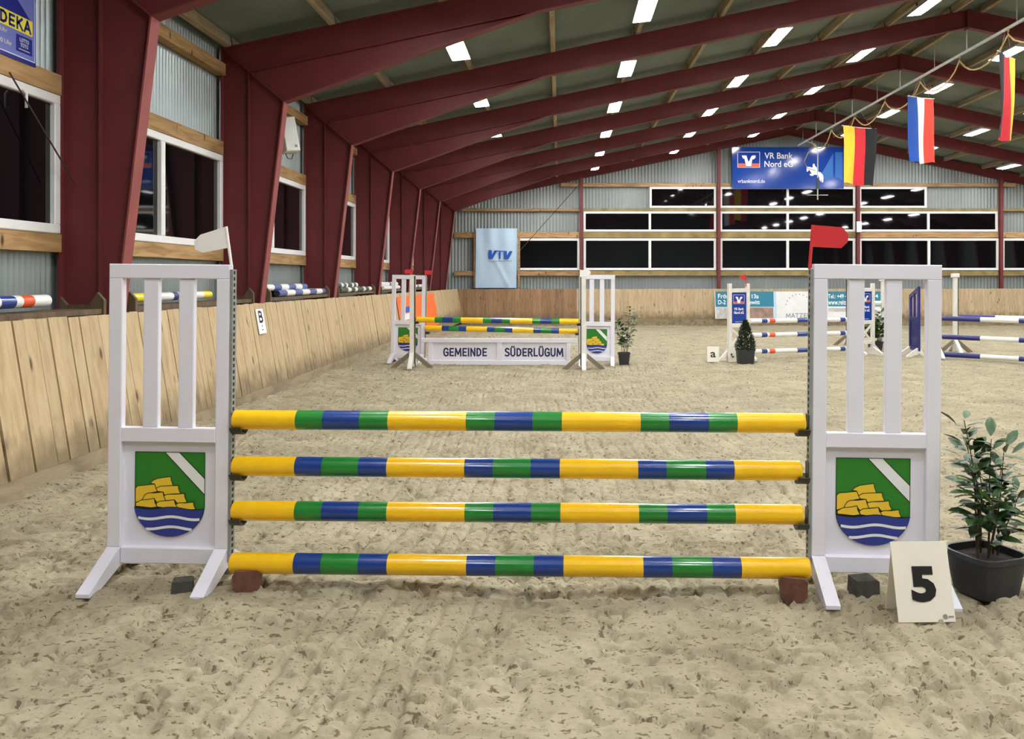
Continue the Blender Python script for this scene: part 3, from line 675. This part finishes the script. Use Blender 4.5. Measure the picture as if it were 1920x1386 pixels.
marker('red marker flag pointing left on the left village name post', (-2.585, 14.6, 1.61), 'flag_red', [(-x, z+.03) for x, z in FP], (0,0,.11))
marker('red marker flag pointing right on the left village name wing', (-2.50, 15.5, 1.59), 'flag_red', [(x-.01, z+.04) for x, z in FP], (-.005,0,.12))
marker('white marker flag on the right village name post', (.345, 14.35, 1.59), 'flag_white', [(x*1.35, z*1.25+.02) for x, z in FP], (0,0,.12))
r = thing('name_plank', 'white board lettered GEMEINDE SÜDERLÜGUM standing on the sand', 'jump filler', (-1.10, 15.12, 0), (0, 0, math.radians(-1.5)))
W_ = 1.29
MB().cbox(-W_-.13, W_+.12, -.03, .03, .395, .475, .006).build('top_rail', 'wing_white', r)
MB().cbox(-W_, W_, -.025, .025, -.01, .075, .005).build('bottom_rail', 'wing_white', r)
for x0, x1 in ((-W_, -W_+.075), (-.045, .045), (W_-.075, W_)): MB().cbox(x0, x1, -.025, .025, .075, .395, .004).build('upright', 'wing_white', r)
for x0, x1, t_, tw in ((-W_+.075, -.045, 'GEMEINDE', .79), (.045, W_-.075, 'SÜDERLÜGUM', 1.06)):
    p = MB().box(x0, x1, .0, .012, .075, .395).build('panel', 'wing_white', r); bold_text(t_, (x0+x1)/2+(.01 if t_[0] == 'G' else 0), -.0008, .222, tw, .142, 'ink_navy', p, .19)

# ------------------------------------------------------------------ third jump: bank
def vr_logo(parent, cx, cz, w_, y, frame=True):
    h_ = w_*.7; mb = MB(); e = w_*.018
    if frame:
        for a in ((cx-w_/2, cx+w_/2, cz+h_/2-e, cz+h_/2), (cx-w_/2, cx+w_/2, cz-h_/2, cz-h_/2+e), (cx-w_/2, cx-w_/2+e, cz-h_/2, cz+h_/2), (cx+w_/2-e, cx+w_/2, cz-h_/2, cz+h_/2)):
            MB().box(a[0], a[1], y-.002, y, a[2], a[3]).build('logo_frame', 'print_white', parent)
    for s_ in (-1, 1):
        a, b = sorted((cx+s_*w_*.12, cx+s_*w_*.47)); MB().box(a, b, y-.002, y, cz-h_*.45, cz-h_*.24).build('logo_bar', 'print_orange', parent)
    V = [(-.31,.27),(-.10,.27),(-.02,-.10),(.02,-.10),(.10,.17),(.14,.25),(.20,.27),(.31,.27),(.31,.14),(.25,.05),(.17,.0),(.17,.10),(.11,-.42),(-.11,-.42),(-.19,.07),(-.25,.07)]
    mb = MB(); mb.prism([(cx+u*w_, cz+v*h_) for u, v in V], y-.003, y, 'y'); mb.build('logo_mark', 'print_white', parent)
def vr_wing(label, loc, rz, out):
    r = thing('jump_wing', label, 'jump wing', loc, (0, 0, rz), 'white bank jump wings'); W2, t = .24, .03; wm = 'wing_white_worn'
    for s_ in (-1, 1):
        x0, x1 = sorted((s_*W2, s_*(W2-.075))); MB().cbox(x0, x1, -t, t, .04, 1.47, .004).build('stile', wm, r)
        MB().prism([(-.28,.0),(.28,.0),(.28,.05),(.03,.16),(-.03,.16),(-.28,.05)], x0+.01, x1-.01, 'x').build('foot', wm, r)
        if s_ == out: MB().prism([(s_*W2, .22), (s_*(W2+.20), .03), (s_*(W2+.20), 0), (s_*W2, 0), (s_*W2, .03), (s_*(W2+.11), .035), (s_*W2, .14)], -.02, .02, 'y').build('side_foot', wm, r)
    for z0, z1 in ((1.30, 1.375), (.63, .71), (.22, .29)): MB().cbox(-W2+.075, W2-.075, -t+.004, t-.004, z0, z1, .004).build('cross_rail', wm, r)
    MB().beam((-W2+.07, -.01, .29), (W2-.07, -.01, .63), .045, .018, (0, 1, 0)).build('brace', wm, r); MB().beam((-W2+.07, .012, .63), (W2-.07, .012, .29), .045, .018, (0, 1, 0)).build('brace', wm, r)
    p = MB().box(-W2+.075, W2-.075, -.012, .0, .71, 1.30).build('panel', 'banner_blue', r)
    vr_logo(p, 0, 1.17, .25, -.0125); text('VR Bank', 0, -.0135, .985, .22, .05, 'print_white', p, .02); text('Nord eG', 0, -.0135, .915, .22, .055, 'print_white', p, .02); text('vrbanknord.de', 0, -.0135, .74, .17, .02, 'print_white', p, .0)
    return r
vr_wing('white bank jump wing with red arrow flag, left of conifer', (3.42, 16.0, -.01), math.radians(22), -1)
vr_wing('white bank jump wing seen through the right near wing', (6.26, 17.15, -.01), math.radians(22), 1)
O_ = 'pole_orange'
PC = [(0,Wt),(.10,B),(.15,Wt),(.17,O_),(.222,Wt),(.425,B),(.525,Wt),(.545,O_),(.60,Wt),(.835,B),(.885,Wt),(.90,O_),(.935,Wt)]
for z, nm in ((.735, 'topmost'), (.462, 'middle'), (.145, 'lowest')):
    pole('jump_pole', f'white pole with blue and orange bands, {nm} of the bank jump', (3.655, 16.1, z), (6.03, 17.02, z-.012), PC, .045, 'poles of the bank jump')
marker('small red arrow flag on top of the left bank wing', (3.57, 16.05, 1.40), 'flag_red', [(-.005,.11),(-.13,.175),(-.09,.215),(.0,.24)], (0,0,.24))
card('cream folded sign with letter a beside the left bank wing', (2.86, 15.62, 0), math.radians(-6), .215, .285, 'a', .10, .105, .22)
card('cream folded sign with a tilted letter behind the conifer pot', (3.20, 15.62, 0), math.radians(25), .19, .26, 't', .05, .10, .2, math.radians(-25))
# posts further back
post('grey-footed white post half hidden behind the right near wing slat', (6.76, 19.55, 0), 0, -1, 1.6)
post('white capped post behind the dark leafy plant', (7.02, 18.15, 0), 0, 1, 1.50, True)
for i, z in enumerate((1.02, .86, .74)):
    pole('jump_pole', f'plain white pole end beside the leafy plant, {ORD[i]} from the top', (6.50, 18.10, z), (6.96, 18.14, z), [(0, Wt), (.97, Wt)], .05, 'plain white poles behind the bank jump')
# ------------------------------------------------------------------ fourth jump: navy and white
r = thing('jump_wing', 'navy blue jump wing turned edgewise, slanting top', 'jump wing', (7.11, 16.75, 0), (0, 0, math.radians(-95)))
n_ = 'pole_navy'
MB().prism([(-.28,.12),(-.20,.12),(-.20,1.245),(-.28,1.215)], -.022, .022).build('stile', n_, r); MB().prism([(.20,.12),(.28,.12),(.28,1.40),(.20,1.375)], -.022, .022).build('stile', n_, r)
MB().prism([(-.20,1.165),(.20,1.30),(.20,1.375),(-.20,1.245)], -.022, .022).build('top_rail', n_, r); MB().box(-.20, .20, -.022, .022, .12, .20).build('bottom_rail', n_, r)
MB().box(-.20, .20, -.02, .02, .72, .79).build('middle_rail', n_, r)
MB().box(-.2, .2, -.008, .008, .2, .72).build('panel', n_, r); MB().box(-.03, .03, -.018, .018, .79, 1.23).build('slat', n_, r)
for s_ in (-.24, .24): MB().prism([(-.03,.18),(-.24,.02),(-.24,0),(-.16,0),(0,.08),(.08,0),(.13,0),(.13,.02),(.03,.18)], s_-.035, s_+.035, 'x').build('foot', 'wing_white_worn', r)
post('white capped post just right of the right near wing', (7.42, 16.45, 0), 0, 1, 1.62, True, (), .17)
post('white capped post standing behind the navy and white poles', (8.35, 17.65, 0), 0, 1, 1.58, True)
d_ = Vector((1.09, -1.0, 0)).normalized()*3.4
PD = [(0, n_), (.205, Wt), (.40, n_), (.60, Wt), (.80, n_)]
for z, nm in ((.775, 'topmost'), (.415, 'middle'), (.07, 'lowest')):
    a = Vector((7.50, 16.38, z)); pole('jump_pole', f'navy and white pole, {nm} front one at right edge', a, a+d_+Vector((0,0,-.0)), PD, .047, 'poles of the navy jump')
a = Vector((8.43, 17.62, .755)); pole('jump_pole', 'navy and white pole, rear one at right edge', a, a+d_, PD, .047, 'poles of the navy jump')

# ------------------------------------------------------------------ left wall: pole racks, stored poles, letters, loudspeaker, banner
def rack(y0, y1, label):
    r = thing('pole_rack', label, 'pole rack', (-4.22, 0, 1.22), (0,0,0), 'pole racks on the kickboard')
    for ye in (y0, y1):
        MB().prism([(-.20,-.28),(.19,-.28),(.19,.14),(.13,.21),(.06,.10),(-.14,.10),(-.20,.17)], ye-.02, ye+.02).build('rack_bracket', 'bracket_wood', r)
    MB().box(-.17, .17, y0+.02, y1-.02, .02, .065).build('rack_board', 'bracket_wood', r); return r
def stored(x, z, y0, y1, bands, label, r_=.05, ends=None, grp='poles stored on the wall racks'):
    return pole('stored_pole', label, (x, y0, z), (x, y1, z), bands, r_, grp, ends)
def rk(i): return 7.63+SP*i
rack(4.6, 7.40, 'dark wooden pole rack below the window nearest the camera')
stored(-4.21, 1.372, 4.5, 6.85, [(0,Wt),(.30,B),(.36,Wt),(.40,O_),(.46,Wt),(.735,B),(.81,Wt),(.845,O_),(.905,Wt)], 'white stored pole with blue and orange rings, leftmost in view')
rack(7.95, 11.0, 'dark wooden pole rack seen through the left near wing')
LM = 'pole_lemon'
stored(-4.20, 1.362, 8.0, 10.0, [(0,LM),(.34,Wt),(.50,'pole_navy'),(.56,Wt),(.63,LM),(.78,Wt),(.88,LM)], 'lemon yellow and white stored pole behind the left near wing', .045)
rack(11.65, 14.6, 'dark wooden pole rack holding blue and white poles')
SB = 'pole_steel_blue'; ST = [(0,SB),(.14,Wt),(.30,SB),(.46,Wt),(.62,SB),(.78,Wt),(.92,SB)]; ST2 = [(0,Wt),(.15,SB),(.32,Wt),(.5,SB),(.68,Wt),(.85,SB)]
for i, (x, y0) in enumerate(((-4.10, 12.1), (-4.21, 12.25), (-4.32, 12.3))): stored(x, 1.338, y0, 14.45, ST, f'blue and white stored pole, bottom layer, {ORD[i]} from the arena', .05, 'pole_end_dark')
for i, x in enumerate((-4.155, -4.265)): stored(x, 1.425, 11.75+.1*i, 13.6, ST2, f'blue and white stored pole, upper layer, {ORD[i]} from the arena')
rack(15.25, 18.2, 'dark wooden pole rack holding green and white poles')
BT = 'pole_bottle'; SV = [(0,BT),(.2,Wt),(.30,BT),(.42,Wt),(.5,BT),(.70,Wt),(.78,BT),(.90,Wt)]
for i, (x, y0) in enumerate(((-4.10, 15.5), (-4.21, 15.6), (-4.32, 15.6))): stored(x, 1.338, y0, 18.0, SV, f'dark green and white stored pole, bottom layer, {ORD[i]} from the arena', .05, 'brown_block')
for i, x in enumerate((-4.155, -4.265)): stored(x, 1.425, 15.4, 17.0, SV, f'dark green and white stored pole, upper layer, {ORD[i]} from the arena')
rack(18.9, 21.9, 'dark wooden pole rack holding plain white poles')
for i, (x, z) in enumerate(((-4.10, 1.338), (-4.21, 1.338), (-4.155, 1.425))): stored(x, z, 19.3, 21.2, [(0,Wt),(.45,'pole_steel_blue'),(.55,Wt)], ['white stored pole on the fourth rack, arena side', 'white stored pole on the fourth rack, wall side', 'white stored pole lying on two others'][i])
rack(22.5, 25.6, 'dark wooden pole rack farthest along the side wall')
stored(-4.15, 1.338, 22.9, 25.2, [(0,Wt),(.5,'pole_steel_blue'),(.6,Wt)], 'white stored pole on the farthest rack')
# frame to lean things on the slanted kickboard: local x along the wall, local z up the boards, facing the arena
LEANA = math.atan2(XB-XT, 1.22)
def onwall(o, y, z, off=.014):
    xk = XB+(XT-XB)*z/1.22; o.matrix_world = Matrix.Translation((xk+off, y, z)) @ Matrix.Rotation(-LEANA, 4, 'Y') @ Matrix.Rotation(math.pi/2, 4, 'Z')
r = thing('letter_plate', 'white dressage letter B plate on the plank wall', 'sign'); onwall(r, 11.02, .99)
p = MB().box(-.13, .13, -.004, .004, -.165, .165).build('plate', 'print_white', r)
bold_text('B', 0, -.0044, .06, .15, .15, 'ink_black', p, .2); text('1', 0, -.006, -.06, .015, .03, 'ink_black', p);  MB().box(-.03, .03, -.006, -.004, -.12, -.105).build('fine_print', 'ink_grey', p)
r = thing('banner', 'bright orange banner on the plank wall behind the far left wing', 'banner'); onwall(r, 23.2, .62)
p = MB().box(-3.0, 3.0, -.003, .003, -.50, .50).build('sheet', 'banner_orange', r)
MB().box(-2.5, -1.2, -.0045, -.003, .08, .22).build('print_block', 'cloth_blue', p); MB().box(-2.5, -.9, -.0045, -.003, -.1, .05).build('print_block', 'print_white', p); MB().box(-.8, .6, -.0045, -.003, -.30, -.16).build('print_block', 'print_white', p)
MB().prism([(-2.4,-.2),(-.7,-.2),(-.9,-.34),(-2.4,-.34)], -.0045, -.003).build('print_block', 'print_white', p)
# loudspeaker
r = thing('loudspeaker', 'white loudspeaker box high on the second steel column', 'loudspeaker', (-4.10, 12.6, 3.72), (math.radians(-6), math.radians(-8), math.radians(40)))
MB().cbox(-.11, .11, -.10, .07, -.26, .26, .012).build('cabinet', 'speaker_white', r); MB().cbox(-.118, .118, .0702, .12, -.265, .265, .01).build('back_cover', 'speaker_side', r)
MB().box(.03, .07, -.103, -.1005, -.21, -.17).build('badge', 'ink_grey', r)
bpy.context.view_layer.update(); M_ = r.matrix_world.inverted()
MB().tube([(0, .1, -.1), M_ @ Vector((-4.17, 12.2, 3.66)), M_ @ Vector((-4.19, 11.34, 3.66)), M_ @ Vector((-4.19, 11.25, 3.66))], .014, 8).build('bracket', 'rod_dark', r, True)
MB().tube([(-.05,.1,-.26),(-.02,.12,-.33),(.04,.12,-.34),(.07,.1,-.27)], .008, 8).build('cable', 'rod_dark', r, True)
# grocery banner above the first window
YB = 7.155
r = thing('banner', 'violet blue EDEKA advertising banner above the first window', 'banner', (XO+.035, YB, 3.36), (0, 0, math.pi/2))
p = MB().box(-1.1, 0, -.004, .004, 0, .66).build('sheet', 'banner_indigo', r)
MB().box(-1.08, -.022, -.006, -.004, .036, .63).build('print_field', 'banner_violet', p)
MB().box(-1.08, -.018, -.0068, -.006, .032, .040).build('print_line', 'print_white', p); MB().box(-.022, -.016, -.0068, -.006, .036, .63).build('print_line', 'print_white', p)
MB().prism([(-.075,.375),(-.575,.375),(-.325,.56)], -.0075, -.006).build('print_roof', 'banner_indigo', p)
MB().box(-.585, -.052, -.009, -.0075, .245, .375).build('print_plate', 'print_yellow', p)
bold_text('EDEKA', -.318, -.0094, .31, .49, .092, 'banner_indigo', p, .24)
text('Uhr', -.415, -.007, .205, .09, .035, 'print_cream', p, .03); text('00 Uhr', -.40, -.007, .115, .17, .038, 'print_cream', p, .03)
MB().box(-.262, -.055, -.0075, -.006, .078, .217).build('print_plate', 'banner_indigo', p)
bold_text('LOTTO', -.158, -.0079, .182, .12, .030, 'print_white', p, .2); bold_text('TOTO', -.158, -.0079, .140, .10, .030, 'print_white', p, .2); MB().box(-.23, -.085, -.0085, -.0075, .098, .106).build('fine_print', 'print_cream', p)
o = MB().tube([(XO+.08, 6.75, 3.22), (XO+.14, 7.55, 2.42)], .007, 8).build('bracing_rod', 'rod_dark', None, True); tag(o, 'thin dark red rod slanting across the nearest window', 'rod')
r = thing('window_latch', 'clear handle hanging from the nearest window frame', 'latch', (XO+.04, 6.98, 3.13)); MB().tube([(0,0,0),(.03,0,-.03),(.03,0,-.15)], .012, 8).build('handle', 'pvc_white', r, True)

# ------------------------------------------------------------------ far wall: banners, cloth, cables
YF = YG-.19
sg = F/YF
def bx(px): return (px-VX)/sg
def bz(py): return H-(py-VY)/sg
r = thing('banner', 'large blue VR Bank banner high on the gable wall', 'banner', (bx(1372), YF-.06, bz(354)))
W_, H_ = bx(1581)-bx(1372), bz(276.5)-bz(354); u_ = 1/sg
p = MB().box(0, W_, -.006, .006, 0, H_).build('sheet', 'banner_blue', r)
vr_logo(p, 31*u_, (354-300)*u_, 42*u_, -.0065)
text('VR Bank', 87*u_, -.008, (354-292.5)*u_, 53*u_, 11.5*u_, 'print_white', p, .012); text('Nord eG', 87*u_, -.008, (354-308)*u_, 53*u_, 11.5*u_, 'print_white', p, .012); text('vrbanknord.de', 36*u_, -.008, (354-340)*u_, 51*u_, 7*u_, 'print_white', p, .0)
def bp(pts): return [((a/6.4+1360-1372)*u_, (354-(b/6.4+260))*u_) for a, b in pts]
MB().prism(bp([(1295,165),(1150,420),(1180,500),(1300,455),(1400,500),(1400,165)]), -.008, -.006).build('print_tent', 'banner_mid_blue', p)
MB().prism(bp([(1288,150),(1310,150),(1312,470),(1286,470)]), -.010, -.008).build('print_mast', 'banner_blue', p)
MB().prism(bp([(968,345),(978,335),(985,345),(1000,340),(1040,352),(1042,315),(1055,300),(1068,315),(1070,330),(1090,350),(1098,395),(1140,410),(1165,440),(1170,470),(1168,525),(1150,527),(1145,480),(1138,520),(1125,500),(1118,465),(1110,440),(1060,435),(1045,450),(1010,445),(1005,425),(1030,425),(1015,400),(1000,375),(980,402),(970,395)]), -.012, -.010).build('print_horse', 'print_white', p)
# pale cloth
xa, xb = bx(893), bx(970); za, zb_ = bz(540), bz(428.5)
r = thing('cloth_banner', 'pale blue cloth with VTV lettering hanging on the gable wall', 'banner', (xa, YF-.02, za))
mb = MB(); nx_, nz_ = 26, 30; Wc, Hc = xb-xa, zb_-za
for j in range(nz_+1):
    for i in range(nx_+1):
        u, v = i/nx_, j/nz_; d = .025*math.sin(u*17+2*v)*v*.8+.03*math.exp(-((u-.45-.75*(.5-v))/.05)**2)*(1 if v < .5 else 0)
        mb.v.append((u*Wc-(.03*(1-v) if u < .5 else 0)-.035*(1-v)*u, -.05-d, v*Hc))
for j in range(nz_):
    for i in range(nx_): k = j*(nx_+1)+i; mb.f.append((k, k+1, k+nx_+2, k+nx_+1)); mb.mi.append(0)
c = mb.build('sheet', 'banner_sky', r, True)
def vt(pts): return [((u-190)/565*Wc, Hc-(v-215)/865*Hc) for u, v in pts]
for pts in ([(362,530),(406,532),(409,604),(444,536),(482,538),(420,655),(364,655)], [(452,536),(580,542),(580,556),(530,554),(528,658),(503,658),(504,552),(446,549)], [(570,542),(614,543),(613,612),(650,544),(692,545),(634,662),(576,662)]):
    MB().prism(vt(pts), -.102, -.099).build('lettering', 'cloth_blue', c)
MB().box(Wc*.31, Wc*.87, -.102, -.099, Hc*.445, Hc*.455).build('fine_print', 'ink_grey', c)
for x in (-.10, Wc+.02): MB().box(x, x+.09, .0, .06, -.0, Hc-.08).build('batten', 'timber_x', r)
# long banner on the far kickboard
YK = 32.33; sk = F/YK
r = thing('banner', 'long teal and white riding shop banner on the far kickboard', 'banner', ((1340-VX)/sk, YK, 1.06), (math.radians(-6.5), 0, 0)); k_ = 1/sk
def rect(a, b, c0, d, nm, mt, dy=0): return MB().box((a-1340)*k_, (b-1340)*k_, -.004-dy, .004-dy, -(d-546)*k_, -(c0-546)*k_).build(nm, mt, r)
rect(1340, 1680, 546, 597, 'sheet', 'banner_paper')
rect(1341, 1450, 546, 575, 'print_block', 'banner_teal', .003); rect(1552, 1668, 546, 574, 'print_block', 'banner_teal', .003)
rect(1403, 1449, 576, 596, 'print_photo', 'photo_brown', .003); rect(1342, 1402, 576, 596, 'print_photo', 'photo_grey', .003); rect(1450, 1455, 546, 596, 'print_edge', 'banner_sky', .003); rect(1552, 1590, 577, 584, 'print_photo', 'photo_grey', .003)
def bt(s_, a, b, c0, d, mt): text(s_, ((a+b)/2-1340)*k_, -.010, -((c0+d)/2-546)*k_, (b-a)*k_, (d-c0)*k_, mt, r, .015)
bt('Frös', 1346, 1366, 550.5, 559, 'print_white'); bt('D-2', 1346, 1360, 562, 570, 'print_white'); bt('m 13a', 1397, 1422, 551, 559, 'print_white'); bt('lewitt', 1402, 1424, 562, 570, 'print_white')
bt('Tel.: +49 4', 1546+6, 1588, 551, 559, 'print_white'); bt('www.reits', 1548+4, 1586, 562, 571, 'print_white'); bt('4', 1640, 1646, 551, 558, 'print_white'); bold_text('MATZEN', (1495.5-1340)*k_, -.008, -(591-546)*k_, 47*k_, 8*k_, 'ink_grey', r, .17)
for i in range(9):
    t = math.radians(165-i*16); MB().prism([(((1497+25*math.cos(t)-1340)+a)*k_, (-(577-26*math.sin(t)-546)+b)*k_) for a, b in ((-1.3,-1),(1.3,-1),(0,1.6))], -.009, -.007).build('print_crown', 'ink_grey', r)
# junction box and cross bracing
tag(MB().cbox(gx_(1603), gx_(1612), YG-.33, YG-.255, gzz(436), gzz(416), .01).build('junction_box', 'print_white'), 'small white box on the gable post above the red flag', 'box')
tag(MB().tube([P(1085, 347, YG-.3), P(975, 470, YG-.3)], .014, 6).build('bracing_cable', 'rod_dark', None, True), 'thin dark cable slanting across the gable wall by the cloth', 'cable')

# ------------------------------------------------------------------ pipe under the ridge, hose garlands, sprinkler mast, national flags
ZP = 6.60
r = thing('ridge_pipe', 'long pale pipe hanging below the roof ridge', 'pipe', (XR, 0, ZP))
MB().tube([(0, 6.0, 0), (0, 31.6, 0)], .035, 10).build('pipe', 'pipe_grey', r, True)
for y in FY[4:]:
    MB().tube([(0, y, 0), (0, y, ztop(XR)-DEP-ZP-.0)], .014, 6).build('hanger', 'pipe_grey', r, True)
for y in FY[4:]: MB().tube([(0, y+1.6, 0), (0, y+1.6, .72)], .008, 6).build('hanger', 'cord', r, True)
r = thing('water_hose', 'tan hose looped along the pipe below the ridge', 'hose', (XR+.03, 0, ZP))
hooks = [12.6, 14.6, 16.9, 18.95, 21.0, 23.3, 25.6, 27.8, 30.0]
pts = []
for a, b in zip(hooks[:-1], hooks[1:]):
    for t in np.linspace(0, 1, 9)[:-1]: pts.append((.02*math.sin(9*a+t*6), a+(b-a)*t, -.10-.42*(4*t*(1-t))**.9))
pts.append((0, hooks[-1], -.10)); MB().tube(pts, .018, 6).build('hose', 'hose_tan', r, True)
for y in hooks: MB().tube([(0, y, .045), (.02, y, -.03), (.01, y, -.13)], .022, 6).build('hook', 'hook_yellow' if y < 17.5 else 'hose_tan', r, True)
r = thing('sprinkler_mast', 'thin mast with crossbar hanging before the blue banner', 'sprinkler', (XR+.42, 30.6, ZP))
MB().tube([(-.42, 0, 0), (-.1, 0, -.12), (0, 0, -.3), (0, 0, -2.15)], .022, 6).build('mast', 'pipe_grey', r, True); MB().tube([(-.38, 0, -1.98), (.38, 0, -1.98)], .014, 6).build('crossbar', 'pipe_grey', r, True)
MB().tube([(0,0,-1.35),(0,0,-1.75)], .05, 8).build('valve', 'dark_metal', r, True)
MB().tube([(-.08,-.02,-.2),(-.35,-.02,-.42),(-.5,-.02,-.75),(-.38,-.02,-1.0),(-.08,-.02,-1.08)], .016, 6).build('hose', 'hose_tan', r, True)
def flag(label, y, px, top, ht, cols, rz, seed, tilt=0):
    x = (px-VX)*y/F; r = thing('national_flag', label, 'flag', (x, y, top), (0, 0, rz), 'national flags under the ridge'); nx_, nz_ = 24, 26; wd = 1.0; rd = random.Random(seed); a, b = rd.uniform(0, 6), rd.uniform(0, 6)
    mb = MB(); ks = [mb.m(c) for c in cols]
    for j in range(nz_+1):
        for i in range(nx_+1):
            u, v = i/nx_-.5, j/nz_
            mb.v.append((u*wd*(1-.10*v)+.03*math.sin(3*v+a), (.015+.05*v)*math.sin(u*9+a+1.5*v)+.04*v*math.sin(4*v+b), -ht*v-tilt*u-.02*math.cos(u*8)))
    for j in range(nz_):
        for i in range(nx_): k = j*(nx_+1)+i; mb.f.append((k, k+1, k+nx_+2, k+nx_+1)); mb.mi.append(ks[i*3//nx_])
    mb.build('cloth', None, r, True)
    MB().tube([(-.52, 0, .012+tilt*.5), (0, 0, -.008), (.52, 0, .012-tilt*.5)], .013, 8).build('rod', 'flag_white', r, True)
    for s_ in (-.35, .35): MB().tube([(s_, 0, 0), (s_*.15, 0, ZP-top-.03)], .004, 5).build('cord', 'cord', r, True)
    return r
flag('gold, red and black flag hanging before the blue banner', 25.1, 1611, 6.10, 1.72, ('cloth_gold', 'cloth_red', 'cloth_black'), math.radians(0), 1, .10)
flag('blue, white and red flag hanging between two tricolours', 20.8, 1727, 6.06, 1.62, ('cloth_blue', 'cloth_white', 'cloth_orange_red'), math.radians(32), 2, -.04)
flag('black, red and gold flag seen narrow at the right edge', 16.84, 1887, 6.05, 1.70, ('cloth_black', 'cloth_red', 'cloth_gold'), math.radians(45), 3, -.02)
bpy.context.view_layer.update()
